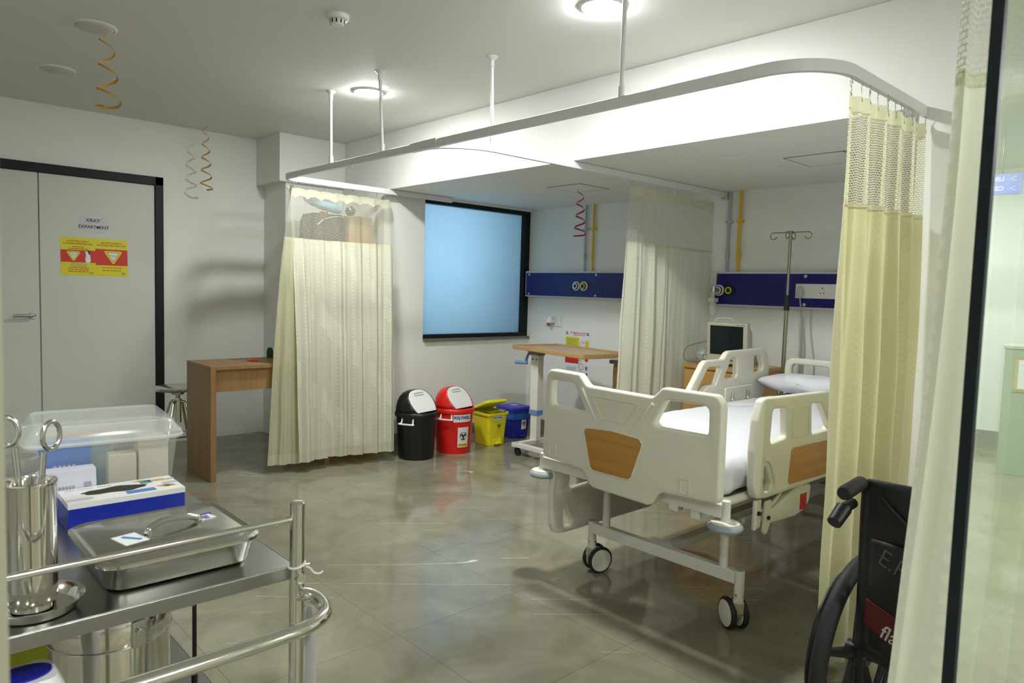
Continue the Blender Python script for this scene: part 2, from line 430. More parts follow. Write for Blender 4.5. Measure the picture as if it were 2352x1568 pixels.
# door jamb at the camera's side of the doorway
struct(MB().box(-.06, .0485, .40, .49, 0, ZC).build('trim_4', mat('beige_jamb', (.26, .25, .18), .6), smooth=False))

# ------------------------------------------------------------------ door with black frame
dr = sroot('door_1', (.95, YD, 0))
m = MB(); m.box(1.716, 1.776, 5.98, YD, 0, 2.10); m.box(.10, .16, 5.98, YD, 0, 2.10); m.box(.10, 1.776, 5.98, YD, 2.035, 2.10)
m.build('door_frame', BLACKF, dr, bevel=.003)
MB().box(.957, 1.715, 5.996, YD, .012, 2.034).build('door_leaf', DOORM, dr, bevel=.003)
MB().box(.161, .950, 5.996, YD, .012, 2.034).build('door_leaf', DOORM, dr, bevel=.003)
m = MB(); m.cyl((.913, 5.996, 1.03), (.913, 5.982, 1.03), .026); m.tube(spline([(.913, 5.985, 1.03), (.913, 5.955, 1.03), (.895, 5.945, 1.03), (.80, 5.945, 1.027), (.785, 5.945, 1.027)], 6), .010)
m.build('door_handle', DULL, dr)

# ------------------------------------------------------------------ window
wr = sroot('window_1', (4.13, YW, .85))
fr = MB(); fr.box(3.519, 4.756, 4.935, 5.0, .872, .905); fr.box(3.519, 4.756, 4.935, 5.0, 2.018, 2.055)
fr.box(4.688, 4.756, 4.935, 5.0, .905, 2.018); fr.box(3.519, 3.55, 4.978, 5.0, .905, 2.018)
fr.build('window_frame', BLACKF, wr, bevel=.002)
pm, nt, N, L = new_mat('frosted_blue_glass')
o_ = N.new('ShaderNodeOutputMaterial'); t_ = N.new('ShaderNodeBsdfTranslucent'); g_ = N.new('ShaderNodeBsdfGlossy'); x_ = N.new('ShaderNodeMixShader'); f_ = N.new('ShaderNodeFresnel')
nz = N.new('ShaderNodeTexNoise'); nz.inputs['Scale'].default_value = 1.1; cr = N.new('ShaderNodeValToRGB')
cr.color_ramp.elements[0].color = (.58, .75, .85, 1); cr.color_ramp.elements[1].color = (.64, .79, .88, 1)
L.new(nz.outputs['Fac'], cr.inputs[0]); L.new(cr.outputs[0], t_.inputs[0]); g_.inputs['Roughness'].default_value = .12; f_.inputs[0].default_value = 1.35
L.new(f_.outputs[0], x_.inputs[0]); L.new(t_.outputs[0], x_.inputs[1]); L.new(g_.outputs[0], x_.inputs[2]); L.new(x_.outputs[0], o_.inputs[0])
MB().box(3.53, 4.69, 4.986, 4.990, .90, 2.03).build('window_pane', pm, wr, smooth=False)
MB().box(3.522, 4.755, 4.90, 4.97, .85, .872).build('window_sill', mat('granite_sill', (.17, .155, .135), .3, var=.25, vscale=90), wr, bevel=.002)
la = bpy.data.lights.new('window_daylight', 'AREA'); la.shape = 'RECTANGLE'; la.size = .95; la.size_y = 1.1; la.energy = 15.5; la.color = (.76, .90, 1)
lo = bpy.data.objects.new('window_daylight', la); COL.objects.link(lo); lo.location = (3.85, 5.75, 1.62); lo.rotation_euler = (math.radians(-90), 0, 0)
lo.rotation_euler = Vector((.12, -1, -.12)).to_track_quat('-Z', 'Y').to_euler()

# ------------------------------------------------------------------ ceiling fittings
def lamp_disc(x, y, label, lit, strength=0, r=.085):
    t = thing('ceiling_downlight', label, 'ceiling light', (x, y, ZC), 'round ceiling downlights')
    M = Matrix.Translation((x, y, 0))
    rim = MB(M); rim.quad_ring([[Vector((rr*math.cos(2*PI*k/40), rr*math.sin(2*PI*k/40), z)) for k in range(40)] for rr, z in ((r+.012, ZC), (r+.012, ZC-.006), (r+.002, ZC-.010), (r-.002, ZC-.004))], cap=False)
    rim.build('rim', WHITEP, t)
    dm = mat('lit_diffuser', (.9, .9, .9), .4, emit=(.97, 1, .965), estr=strength, var=0) if lit else mat('unlit_diffuser', (.60, .60, .56), .4)
    MB(M).lathe([(r, ZC-.004), (r*.97, ZC-.010), (r*.85, ZC-.016), (r*.5, ZC-.020), (.001, ZC-.021)], seg=40).build('diffuser', dm, t)
    return t
LS = 430
lamp_disc(2.39, 3.98, 'lit round downlight beside the second drop rod of the curtain track', 1, LS)
lamp_disc(2.36, 2.05, 'lit round downlight above the hospital bed foot, beside a drop rod', 1, LS*1.15)
lamp_disc(.879, 3.995, 'unlit round downlight with a gold streamer hanging from its edge', 0)
lamp_disc(.892, 4.968, 'unlit round downlight over the door, without any streamer', 0)
for x, y, s in ((.55, -.75, 1.1), (-.55, -.30, .55), (-1.2, 1.6, .4), (1.4, -2.6, 1.6), (2.9, -3.3, 2.0), (3.5, -4.9, 1.6)):
    lamp_disc(x, y, 'lit round downlight in the corridor ceiling outside the glass', 1, LS*s)

t = thing('smoke_detector', 'white slotted smoke detector on the ceiling', 'smoke detector', (1.63, 2.99, ZC))
M = Matrix.Translation((1.63, 2.99, ZC))
MB(M).lathe([(.052, 0), (.052, -.014), (.047, -.020), (.036, -.022)], seg=36).build('base', WHITEP, t)
m = MB(M); m.lathe([(.033, -.018), (.033, -.038), (.026, -.046), (.001, -.047)], seg=36); m.build('sensor_head', WHITEP, t)
m = MB(M)
for k in range(10):
    a = 2*PI*k/10; m.box(-.003, .003, .0325, .0342, -.040, -.023, Matrix.Rotation(a, 4, 'Z'))
m.build('slots', BLACK, t, smooth=False)

# access hatches in the bay ceiling
for cx, cy, lab in ((3.94, 1.76, 'square access hatch in the lowered ceiling above the bed'), (3.95, 3.60, 'square access hatch in the lowered ceiling near the window, with a crimson streamer')):
    t = thing('ceiling_hatch', lab, 'ceiling hatch', (cx, cy, ZB), 'hatches in the lowered ceiling')
    MB().box(cx-.155, cx+.155, cy-.155, cy+.155, ZB-.004, ZB).build('panel', CEIL, t, bevel=.001)
    m = MB(); w = .165
    for a, b, c, d_ in ((-w, w, -w, -w+.006), (-w, w, w-.006, w), (-w, -w+.006, -w, w), (w-.006, w, -w, w)): m.box(cx+a, cx+b, cy+c, cy+d_, ZB-.003, ZB)
    m.build('rim', GREY, t, smooth=False)

# spiral streamers
def streamer(x, y, z0, z1, r0, r1, turns, m_, label, ph, tail):
    P = []; n = int(turns*26)
    for i in range(n+1):
        u = i/n; a = ph+2*PI*turns*u; r = r0+(r1-r0)*u**1.3
        zz = z0+(z1-z0)*(u if u < tail else tail+(u-tail)*.35)
        P.append(Vector((x+r*math.cos(a)+.01*u, y+r*math.sin(a), zz)))
    P = [Vector((x, y, z0))]+P
    wdt = .013; b = MB()
    rings = []
    for i, p in enumerate(P):
        d = (P[min(i+1, len(P)-1)]-P[max(i-1, 0)]).normalized()
        o = (Vector((x, y, p.z))-p); o = (o-d*o.dot(d)); o = o.normalized() if o.length > 1e-5 else Vector((1, 0, 0))
        w = (o*.55+d.cross(o)*.83).normalized(); k = w.cross(d).normalized()
        hw = wdt/2*(.35+.65*min(1, i/len(P)*2.2))
        rings.append([p-w*hw-k*.0004, p+w*hw-k*.0004, p+w*hw+k*.0004, p-w*hw+k*.0004])
    b.quad_ring(rings)
    tag(b.build('spiral_streamer', m_, origin=(x, y, z0)), label, 'streamer', 'foil spiral streamers')
streamer(.935, 4.03, ZC-.004, 2.10, .030, .062, 3.5, GOLD, 'gold spiral streamer hanging from an unlit round downlight', 1.0, .84)
streamer(2.03, 5.80, ZC, 2.00, .02, .048, 5.2, GOLD, 'small gold spiral streamer hanging beside the pillar above the desk', 0, .92)
streamer(4.00, 3.62, ZB, 1.70, .022, .05, 4.2, CRIM, 'crimson spiral streamer hanging from a ceiling hatch by the window', 1.2, .9)
# ------------------------------------------------------------------ curtain tracks
ZT = 2.053                                             # centre of the 40 mm high rail
def arc(c, r, a0, a1, n=10): return [(c[0]+r*math.cos(math.radians(a0+(a1-a0)*k/n)), c[1]+r*math.sin(math.radians(a0+(a1-a0)*k/n)), ZT) for k in range(n+1)]
XL, YL, YM, YR = 2.228, 4.845, 2.905, 1.012
TRACK = mat('white_aluminium_rail', (.80, .80, .82), .28, var=.02)
t = thing('curtain_track', 'white ceiling-hung curtain rail looping round the bay beside the window', 'curtain track', (XL, 3.9, ZC), 'curtain tracks on drop rods')
P = [(3.74, YL+.01, ZT)]+arc((XL+.09, YL-.09), .09, 90, 180)+arc((XL+.30, YM+.30), .30, 180, 270)+[(4.735, YM-.05, ZT)]
MB().sweep(P, .022, .040).build('rail', TRACK, t, bevel=.002)
def rod(x0, y0, x1, y1, par):
    m = MB(); m.cyl((x0, y0, ZC-.02), (x1, y1, ZT+.045), .009); m.cyl((x1, y1, ZT+.06), (x1, y1, ZT+.018), .0135)
    o = m.build('drop_rod', TRACK, par)
    MB().lathe([(.030, ZC), (.030, ZC-.006), (.018, ZC-.016), (.0125, ZC-.020), (.0125, ZC-.052)], (x0, y0, 0), 24).build('flange', TRACK, o)
rod(2.222, 4.15, XL, 4.15, t); rod(2.205, 3.55, XL, 3.55, t); rod(2.475, 2.895, 2.50, YM, t)
m = MB(); m.box(4.735, 4.759, YM-.075, YM-.02, ZT-.035, ZT+.02); m.box(4.70, 4.737, YM-.06, YM-.035, ZT-.02, ZT+.02); m.build('wall_bracket', LGREY, t, bevel=.002)
m = MB(); m.box(2.214, 2.243, 3.02, 3.26, ZT-.022, ZT+.024); m.build('joint_sleeve', TRACK, t, bevel=.001)
def hook(x, y, par, z=None):
    z = ZT-.02 if z is None else z
    m = MB(); m.tube(spline([(x+.006, y, z-.012), (x, y, z-.002), (x-.006, y, z-.014), (x, y, z-.030), (x+.002, y, z-.05), (x, y-.004, z-.066), (x-.005, y-.006, z-.058)], 3), .0014, 5)
    return m.build('hook', STEEL, par)
h0 = hook(XL, 3.93, t); h1 = hook(XL+.002, 3.91, t)
t2 = thing('curtain_track', 'white ceiling-hung curtain rail bending round the hospital bed to the wall', 'curtain track', (XL, 1.95, ZC), 'curtain tracks on drop rods')
P = [(XL+.001, 3.02, ZT)]+arc((XL+.21, YR+.21), .21, 180, 270, 14)+[(XB-.003, YR, ZT)]
MB().sweep(P, .022, .040).build('rail', TRACK, t2, bevel=.002)
rod(XL, 1.82, XL, 1.82, t2)

# ------------------------------------------------------------------ curtains
def curtain(name, label, top, bot, ztop, zseam, zbot, folds, amp, uoff, hooks, cloth, N_=220, seed=0, scallop=.026, flat=None, hem=.07, netm=None, group='cubicle curtains', rise=0, ex=.85):
    """a sheet hung from top (plan polyline) to bot (plan polyline): taped header, open net, woven cloth, hem, hooks"""
    x0, y0 = top[0]; t = thing(name, label, 'curtain', (x0, y0, zbot), group)
    T = [Vector((a, b, 0)) for a, b in top]; B = [Vector((a, b, 0)) for a, b in bot]
    LT = path_len(T); cl = LT*1.0
    def prof(u): return 1 if flat is None else flat(u)
    def P(u, z):
        v = min(1, max(0, (ztop-z)/(ztop-zbot)))
        a, da = along(T, u); b, db = along(B, u); p = a.lerp(b, v**ex); d = (da.lerp(db, v)).normalized(); n = Vector((-d.y, d.x, 0))
        k = prof(u); w = 2*PI*folds*u
        f = math.sin(w+.9*math.sin(3.1*u+seed)+.5*v*math.sin(7*u+seed))*.75+.35*math.sin(2.3*w+seed*2+v*1.5)
        A = amp*(.35+.65*min(1, v*2.2))*k
        s = amp*.55*k*math.cos(w*1.0+seed)*min(1, v*3+.2)
        wr = .006*noise.noise(Vector((u*9+seed, z*3.1, seed)))*(.3+v)
        return p+n*(f*A+wr)+d*s*.6
    fac = 1+folds*amp*3.2/max(.1, LT)
    UVs = lambda z: (lambda u: (uoff+u*LT*fac, z))
    def band(za, zb, nv, nm, m_, sc=0, thick=0):
        def zz(u, j):
            q = za+(zb-za)*j
            if sc: q -= sc*(1-abs(math.cos(PI*hooks*u)))*(1 if j < .99 else .5)
            q += rise*u
            return q
        def fn(u, j):
            z = zz(u, j); p = P(u, z-rise*u); return Vector((p.x, p.y, z))
        b = MB(); b.grid(fn, N_, nv, lambda u, j: (uoff+u*LT*fac, za+(zb-za)*j))
        return b.build(nm, m_, t, sharp=180, normals=False)
    hd = band(ztop-.058, ztop, 3, 'header_tape', HEAD, sc=scallop)
    band(zseam, ztop-.052, 14, 'net_panel', netm or NET, sc=scallop*.4)
    def seamfn(o): pass
    band(zseam-.008, zseam+.012, 1, 'seam_tape', HEAD)
    band(zbot+hem, zseam, 26, 'cloth_panel', cloth)
    band(zbot, zbot+hem, 3, 'hem', HEAD)
    first = None
    for k in range(hooks+1):
        u = k/hooks if hooks else 0
        p = P(min(.995, max(.005, u)), ztop)
        if first is None: first = hook(p.x, p.y, t); q0 = p
        else: copy_part(first, t, Matrix.Translation((p.x-q0.x, p.y-q0.y, 0)))
    return t

curtain('cubicle_curtain', 'cream curtain drawn in front of the cupboard beside the window', [(2.245, 4.80), (2.32, 4.842), (2.6, 4.86), (2.86, 4.865), (3.125, 4.862)],
        [(2.205, 4.50), (2.30, 4.515), (2.45, 4.545), (2.68, 4.49), (2.93, 4.45)], 1.992, 1.612, .075, 6, .019, 0, 8, CLOTH, seed=1.3, ex=.5)
curtain('cubicle_curtain', 'narrow cream curtain strip at the rail corner, behind the wider curtain', [(2.21, 4.60), (2.225, 4.70), (2.255, 4.79)],
        [(2.025, 4.605), (2.13, 4.575), (2.24, 4.56)], 1.992, 1.61, .06, 2, .012, .6, 3, CLOTHY, N_=60, seed=3.3, ex=.5)
def mid_flat(u): return 1 if u < .44 else max(.06, 1-(u-.44)*9)
curtain('cubicle_curtain', 'cream curtain hanging between the two bed bays, half gathered half stretched flat', [(3.69, YM), (4.03, YM), (4.2, YM), (4.685, YM)],
        [(3.665, YM+.0), (3.99, YM), (4.18, YM), (4.68, YM)], 2.0, 1.63, .10, 7, .042, .3, 10, CLOTHM, seed=2.1, flat=mid_flat, scallop=.012)
curtain('cubicle_curtain', 'bunched cream curtain at the wall beside the wheelchair, hiding the bed head side', [(2.40, YR+.0), (2.62, YR), (2.85, YR-.005), (3.105, YR)],
        [(2.365, YR-.02), (2.53, YR-.03), (2.80, YR-.05), (3.08, YR-.03)], 1.985, 1.615, .035, 4.5, .036, .1, 14, CLOTHY, seed=4.4, scallop=.01, rise=.02, netm=NETB)
# curtain by the glass, on its own rail above the picture
ta = thing('curtain_track', 'white curtain rail above the curtain beside the glass panel', 'curtain track', (1.02, .30, ZC))
MB().sweep([(1.0, .282, 2.05), (1.3, .247, 2.05), (1.75, .08, 2.05)], .022, .04).build('rail', TRACK, ta)
m = MB(); m.cyl((1.2, .262, 2.06), (1.2, .262, ZC), .009); m.cyl((1.7, .10, 2.06), (1.7, .10, ZC), .009); m.build('drop_rod', TRACK, ta)
curtain('cubicle_curtain', 'cream curtain hanging beside the glass panel, flaring out towards its foot', [(1.042, .296), (1.14, .278), (1.3, .240), (1.72, .08)],
        [(.945, .388), (1.05, .34), (1.27, .26), (1.65, .04)], 2.0, 1.59, .04, 8, .030, .2, 8, CLOTHW, seed=6.2, ex=2.8)
# ------------------------------------------------------------------ hospital bed
BY = 1.725
bed = thing('hospital_bed', 'cream hospital bed with wood-inlaid footboard and drop side rails', 'bed', (3.33, BY, 0))
MF = basis((2.22, BY, 0), (0, -1, 0), (0, 0, 1))            # footboard plane seen from the foot; local x = towards -y
MF = basis((2.22, BY, 0), (0, -1, 0), (0, 0, 1), (-1, 0, 0))
S = lambda pts: [(BY-y, z) for y, z in pts]
outer = [(2.152, .945), (2.128, .968), (1.962, .964), (1.918, .920), (1.588, .915), (1.545, .957), (1.315, .957), (1.292, .925), (1.291, .59), (1.300, .570), (1.520, .560), (1.548, .545), (1.572, .505), (1.592, .496), (1.866, .502), (1.888, .512), (1.912, .555), (1.934, .567), (2.152, .578), (2.162, .600)]
outer = S(outer)
oL = rpoly(S([(2.120, .922), (1.990, .922), (1.926, .822), (1.934, .806), (2.120, .812)]), .018)
oR = rpoly(S([(1.522, .912), (1.345, .914), (1.344, .806), (1.560, .804), (1.580, .818), (1.535, .903)]), [.02, .03, .02, .02, .015, .02])
FB = plate('footboard', rpoly(outer, [.03, .03, .02, .03, .03, .02, .03, .03, .02, .02, .02, .02, .02, .02, .02, .02, .02, .02, .02, .02]), [oL, oR], .044, .010, BEDP, bed, MF)
fbz = lambda d: MF @ Matrix.Translation((0, 0, .022+d))
wood = rpoly(S([(1.921, .735), (1.905, .744), (1.775, .752), (1.642, .744), (1.626, .728), (1.672, .590), (1.686, .578), (1.866, .578), (1.880, .588)]), .012)
plate('wood_inlay', wood, [], .004, .001, WOODP, FB, fbz(.001))
def outline_strip(poly, w, closed=True):
    c = Vector((sum(p[0] for p in poly)/len(poly), sum(p[1] for p in poly)/len(poly)))
    return [tuple(c+(Vector(p)-c)*(1+w/max(.02, (Vector(p)-c).length))) for p in poly]
plate('inlay_border', outline_strip(wood, .006), [wood], .007, .002, BEDP, FB, fbz(.0005))
trap = rpoly(S([(1.885, .882), (1.649, .878), (1.713, .793), (1.828, .795)]), .006)
plate('raised_border', outline_strip(trap, .004), [trap], .005, .0015, BEDP, FB, fbz(.0005))
for a, b in (((1.940, .905), (1.856, .772)), ((1.582, .890), (1.682, .772))):
    m = MB(fbz(-.001)); A, Bq = S([a])[0], S([b])[0]; m.tube([(A[0], A[1], 0), (Bq[0], Bq[1], 0)], [.009, .003], 8); m.build('raised_ridge', BEDP, FB)
for yy, zz in ((1.428, .608), (2.098, .618)):
    plate('grip_recess', rpoly(S([(yy+.022, zz+.03), (yy-.022, zz+.03), (yy-.022, zz-.03), (yy+.022, zz-.03)]), .006), [rpoly(S([(yy+.017, zz+.025), (yy-.014, zz+.025), (yy-.014, zz-.025), (yy+.017, zz-.025)]), .004)], .005, .0015, BEDP, FB, fbz(.0005))
# headboard
MH = basis((4.42, BY, 0), (0, -1, 0), (0, 0, 1), (-1, 0, 0))
hb = plate('headboard', rpoly([(-.43, .56), (.43, .56), (.43, .925), (-.43, .925)], [.03, .03, .07, .07]), [rpoly([(-.385, .80), (-.14, .80), (-.14, .885), (-.385, .885)], .03), rpoly([(.14, .80), (.385, .80), (.385, .885), (.14, .885)], .03)], .044, .010, BEDP, bed, MH)
plate('wood_inlay', rpoly([(-.15, .60), (.15, .60), (.11, .75), (-.11, .75)], .012), [], .004, .001, WOODP, hb, MH @ Matrix.Translation((0, 0, .023)))

# side rails ----------------------------------------------------------------
def foot_rail(y, side, dx, dz):
    """side = -1 outer face towards -y; outline in (x, z)"""
    M = basis((dx, y, dz), (1, 0, 0), (0, 0, 1), (0, -1, 0))
    out = rpoly([(2.412, .85), (2.442, .925), (2.47, .930), (2.985, .917), (3.03, .895), (3.16, .70), (3.165, .545), (2.50, .546), (2.43, .555), (2.408, .60), (2.400, .737)], [.03, .03, .02, .03, .03, .03, .03, .02, .03, .02, .02])
    o1 = rpoly([(2.520, .884), (2.628, .882), (2.646, .762), (2.512, .752)], [.02, .012, .02, .02]); o2 = rpoly([(2.846, .877), (2.935, .874), (3.045, .752), (2.862, .749)], [.012, .02, .02, .02])
    hole = rpoly([(2.477, .672), (2.492, .668), (2.540, .597), (2.530, .571), (2.492, .574), (2.480, .59)], .008)
    r = plate('side_rail', out, [o1, o2, hole], .036, .009, BEDP, bed, M)
    f = M @ Matrix.Translation((0, 0, .0185*(-side*-1)*-1 if False else (.0185 if side < 0 else -.0185)))
    plate('wood_inlay', rpoly([(2.700, .716), (3.085, .708), (3.095, .562), (2.680, .572), (2.670, .588), (2.684, .705)], .012), [], .004, .001, WOODPX, r, f)
    rc = rpoly([(2.672, .870), (2.815, .867), (2.822, .757), (2.684, .758)], .006)
    plate('raised_border', outline_strip(rc, .003), [rc], .005, .0015, BEDP, r, f)
    m = MB(); s = -side*-1
    P = [(2.470+dx, y+side*.018, .70+dz), (2.505+dx, y+side*.020, .69+dz), (2.535+dx, y+side*.021, .65+dz), (2.560+dx, y+side*.020, .60+dz), (2.562+dx, y+side*.018, .575+dz)]
    m.tube(spline(P, 5), .008, 8); m.build('moulded_rib', BEDP, r)
    return r
foot_rail(1.285, -1, 0, 0)
foot_rail(2.172, 1, -.135, -.345)
def head_rail(y, side):
    M = basis((0, y, 0), (1, 0, 0), (0, 0, 1), (0, -1, 0))
    out = rpoly([(3.315, .775), (3.448, .930), (3.475, .943), (3.655, .943), (3.690, .978), (3.72, .988), (4.120, .993), (4.165, .975), (4.202, .874), (4.195, .79), (4.12, .665), (3.78, .640), (3.54, .640), (3.50, .70), (3.455, .722), (3.33, .722), (3.305, .745)], .024)
    o1 = rpoly([(3.392, .775), (3.502, .905), (3.640, .905), (3.585, .800), (3.505, .800), (3.452, .768)], .014)
    o2 = rpoly([(3.715, .900), (3.737, .945), (3.802, .947), (3.814, .847), (3.800, .831), (3.690, .825), (3.676, .842)], .012)
    o3 = rpoly([(4.005, .950), (4.086, .951), (4.118, .885), (4.112, .852), (4.010, .845)], .014)
    r = plate('side_rail', out, [o1, o2, o3], .036, .009, BEDP, bed, M)
    plate('hinge_plate', rpoly([(3.68, .775), (4.0, .778), (4.0, .66), (3.69, .66)], .012), [], .012, .003, BEDP, r, M @ Matrix.Translation((0, 0, .020 if side > 0 else -.020)))
    m = MB()
    for x in (3.755, 3.93): m.cyl((x, y-side*.022, .70), (x, y-side*.034, .70), .009, seg=12); m.box(x-.014, x-.009, y-side*.022-.004, y-side*.022+.004, .665, .745); m.box(x+.016, x+.021, y-side*.022-.004, y-side*.022+.004, .665, .745)
    m.build('hinge_pins', BEDP, r)
    return r
head_rail(2.172, 1); head_rail(1.278, -1)
# upper frame -----------------------------------------------------------------
m = MB(); P = rpoly([(2.285, 1.325), (4.37, 1.325), (4.37, 2.125), (2.285, 2.125)], .07, 6)
m.tube([(x, y, .553) for x, y in P], .017, 12, closed=True); m.build('platform_tube', BEDM, bed)
m = MB()
for x in (2.34, 2.8, 3.3, 3.8, 4.3): m.box(x, x+.03, 1.325, 2.125, .545, .562)
m.box(2.3, 4.36, 1.345, 2.105, .562, .572); m.build('mattress_platform', DULL, bed)
m = MB(); m.box(2.26, 4.42, 1.40, 1.44, .475, .535); m.box(2.26, 4.42, 2.01, 2.05, .475, .535); m.build('side_frame', BEDM, bed, bevel=.004)
for x, nm in ((2.272, 'bumper_beam'), (4.46, 'bumper_beam')):
    m = MB(); m.box(x-.018, x+.018, 1.31, 2.215, .508, .558)
    if x < 3: m.box(x-.02, x+.02, 1.49, 1.53, .487, .51)
    for y in (1.300, 2.224): m.cyl((x, y, .495), (x, y, .572), .0165, seg=20)
    o = m.build(nm, BEDM, bed, bevel=.003)
    for y in (1.300, 2.224):
        b = MB(Matrix.Translation((x, y, .478))); b.lathe([(.045, -.017), (.057, -.013), (.063, -.003), (.061, .006), (.052, .013), (.045, .015)], seg=36); bo = b.build('bumper_wheel', GREYR, o)
        b = MB(Matrix.Translation((x, y, .478))); b.lathe([(.051, .011), (.051, .016), (.020, .021), (.018, .026), (.001, .026)], seg=36); b.build('hub_cap', BEDP, bo)
# legs, base -------------------------------------------------------------------
for x in (2.49, 4.05):
    m = MB(); m.box(x-.019, x+.019, 1.365, 2.095, .190, .240)
    for y in (1.352, 2.104): m.cyl((x, y, .115), (x, y, .244), .0195, seg=20)
    o = m.build('base_crossbar', BEDM, bed, bevel=.004)
    m = MB()
    for y in (1.352, 2.104): m.cyl((x, y, .2435), (x, y, .2465), .016, seg=20)
    m.build('tube_caps', OLIVE, o)
    m = MB()
    for y in (1.352, 2.104): m.cyl((x-.0195, y, .15), (x-.023, y, .15), .006, seg=8); m.cyl((x, y-.0195, .15), (x, y-.023, .15), .006, seg=8)
    m.build('bolts', STEEL, o)
    for y in (1.424, 2.022):
        m = MB(); m.cyl((x, y, .235), (x, y, .49), .0175, seg=20); m.build('leg', BEDM, bed)
m = MB(); m.box(2.5, 4.05, 1.70, 1.75, .20, .235); m.build('base_spine', BEDM, bed, bevel=.003)
m = MB(); m.box(2.55, 3.9, 1.45, 1.50, .42, .475); m.box(2.55, 3.9, 1.95, 2.0, .42, .475); m.box(3.0, 3.3, 1.55, 1.9, .40, .47); m.build('lift_gear', GREY, bed, bevel=.003)
def caster(x, y, ang):
    M = Matrix.Translation((x, y, 0)) @ Matrix.Rotation(ang, 4, 'Z')
    m = MB(M); m.cyl((0, 0, .075), (0, 0, .118), .023, seg=24)
    m.prism(rpoly([(-.012, .058), (.055, .05), (.052, .085), (.022, .118), (-.022, .118), (-.024, .08)], .008), .024, Matrix.Translation((0, .012, 0)) @ Matrix.Rotation(PI/2, 4, 'X'))
    o = m.build('caster', OLIVE, bed, bevel=.002)
    for s in (-1, 1):
        yy = s*.026
        w = MB(M @ Matrix.Translation((.032, yy, .0625)) @ Matrix.Rotation(PI/2, 4, 'X')); w.lathe([(.050, -.011), (.058, -.010), (.0625, -.004), (.0625, .004), (.058, .010), (.050, .011)], seg=36); t_ = w.build('tyre', RUBBER, o)
        w = MB(M @ Matrix.Translation((.032, yy, .0625)) @ Matrix.Rotation(PI/2, 4, 'X')); w.lathe([(.051, -.0115), (.047, -.0125), (.001, -.0135)], seg=36, cap=True); w.lathe([(.051, .0115), (.047, .0125), (.001, .0135)], seg=36, cap=True)
        w.build('wheel_cover', BEDP, o)
caster(2.49, 2.104, math.radians(-19)); caster(2.49, 1.352, math.radians(59)); caster(4.05, 2.104, 0); caster(4.05, 1.352, 0)
# rail mechanisms below the side rails
for y, s in ((1.312, -1), (2.138, 1)):
    M = basis((0, y, 0), (1, 0, 0), (0, 0, 1), (0, -1, 0))
    pl = plate('rail_mechanism', rpoly([(2.56, .470), (2.72, .515), (2.80, .548), (2.93, .53), (2.915, .455), (2.86, .425), (2.79, .415), (2.57, .428)], .02), [], .05, .008, LGREY if False else BEDM, bed, M)
    m = MB(); m.box(2.83, 2.885, y+s*.0258-.001, y+s*.0258+.001, .435, .50); m.build('warning_sticker', mat('red_sticker', (.5, .02, .01), .5), pl, smooth=False)
    plate('hinge_bracket', rpoly([(2.440, .545), (2.485, .545), (2.485, .44), (2.437, .43)], .008), [], .012, .002, BEDM, bed, M @ Matrix.Translation((0, 0, .03*-s)))
    plate('hinge_bracket', rpoly([(2.515, .530), (2.56, .530), (2.556, .44), (2.535, .405), (2.518, .40), (2.505, .415)], .008), [], .010, .002, BEDM, bed, M @ Matrix.Translation((0, 0, .034*-s)))
    m = MB()
    for x, z in ((2.462, .495), (2.535, .465)): m.cyl((x, y+s*.034, z), (x, y+s*.046, z), .008, seg=12)
    m.build('hinge_bolts', BLACK, bed)
    m = MB(); m.tube(spline([(2.50, y+s*.02, .49), (2.58, y+s*.022, .50), (2.66, y+s*.02, .535), (2.70, y+s*.01, .58)], 6), .007, 8); m.build('rail_arm', BEDM, bed)
MB().cyl((4.475, 2.20, .47), (4.475, 2.20, .60), .018).build('pole_socket', BEDM, bed)

# ------------------------------------------------------------------ mattress with sheet, pillow
def soft_box(x0, x1, y0, y1, z0, z1, r, nx, ny, nz, wr, sd):
    bm = bmesh.new()
    m = MB(); 
    def sup(v): return v
    faces = []
    vs = {}
    def key(i, j, k): return (i, j, k)
    def vert_(i, j, k):
        q = vs.get((i, j, k))
        if q: return q
        p = Vector((x0+(x1-x0)*i/nx, y0+(y1-y0)*j/ny, z0+(z1-z0)*k/nz))
        c = Vector((min(max(p.x, x0+r), x1-r), min(max(p.y, y0+r), y1-r), min(max(p.z, z0+r), z1-r)))
        d = p-c
        if d.length > 1e-6: p = c+d.normalized()*r
        s = noise.noise(p*7+Vector((sd, 0, 0)))*.6+noise.noise(p*17+Vector((0, sd, 0)))*.4
        foot = max(0, 1-(p.x-x0)/.25)*max(0, min(1, (z1-p.z)/(z1-z0)*2))
        fold = math.sin(p.z*60+p.y*50+3*noise.noise(p*12))*noise.noise(p*9+Vector((5, 5, 5)))
        d2 = d.normalized() if d.length > 1e-6 else Vector((0, 0, 1 if k == nz else -1))
        p = p+d2*(wr*s+foot*.020*fold)
        q = m.bm.verts.new(p); vs[(i, j, k)] = q; return q
    for i in range(nx):
        for j in range(ny):
            for k in (0, nz): m.bm.faces.new([vert_(*t_) for t_ in ((i,j,k),(i+1,j,k),(i+1,j+1,k),(i,j+1,k))])
    for i in range(nx):
        for k in range(nz):
            for j in (0, ny): m.bm.faces.new([vert_(*t_) for t_ in ((i,j,k),(i+1,j,k),(i+1,j,k+1),(i,j,k+1))])
    for j in range(ny):
        for k in range(nz):
            for i in (0, nx): m.bm.faces.new([vert_(*t_) for t_ in ((i,j,k),(i,j+1,k),(i,j+1,k+1),(i,j,k+1))])
    bm.free()
    return m
t = thing('mattress', 'thin mattress under a white sheet on the hospital bed', 'mattress', (3.33, BY, .573))
soft_box(2.285, 4.375, 1.312, 2.138, .575, .705, .05, 90, 40, 10, .006, 3.0).build('sheet', SHEET, t, sharp=180)
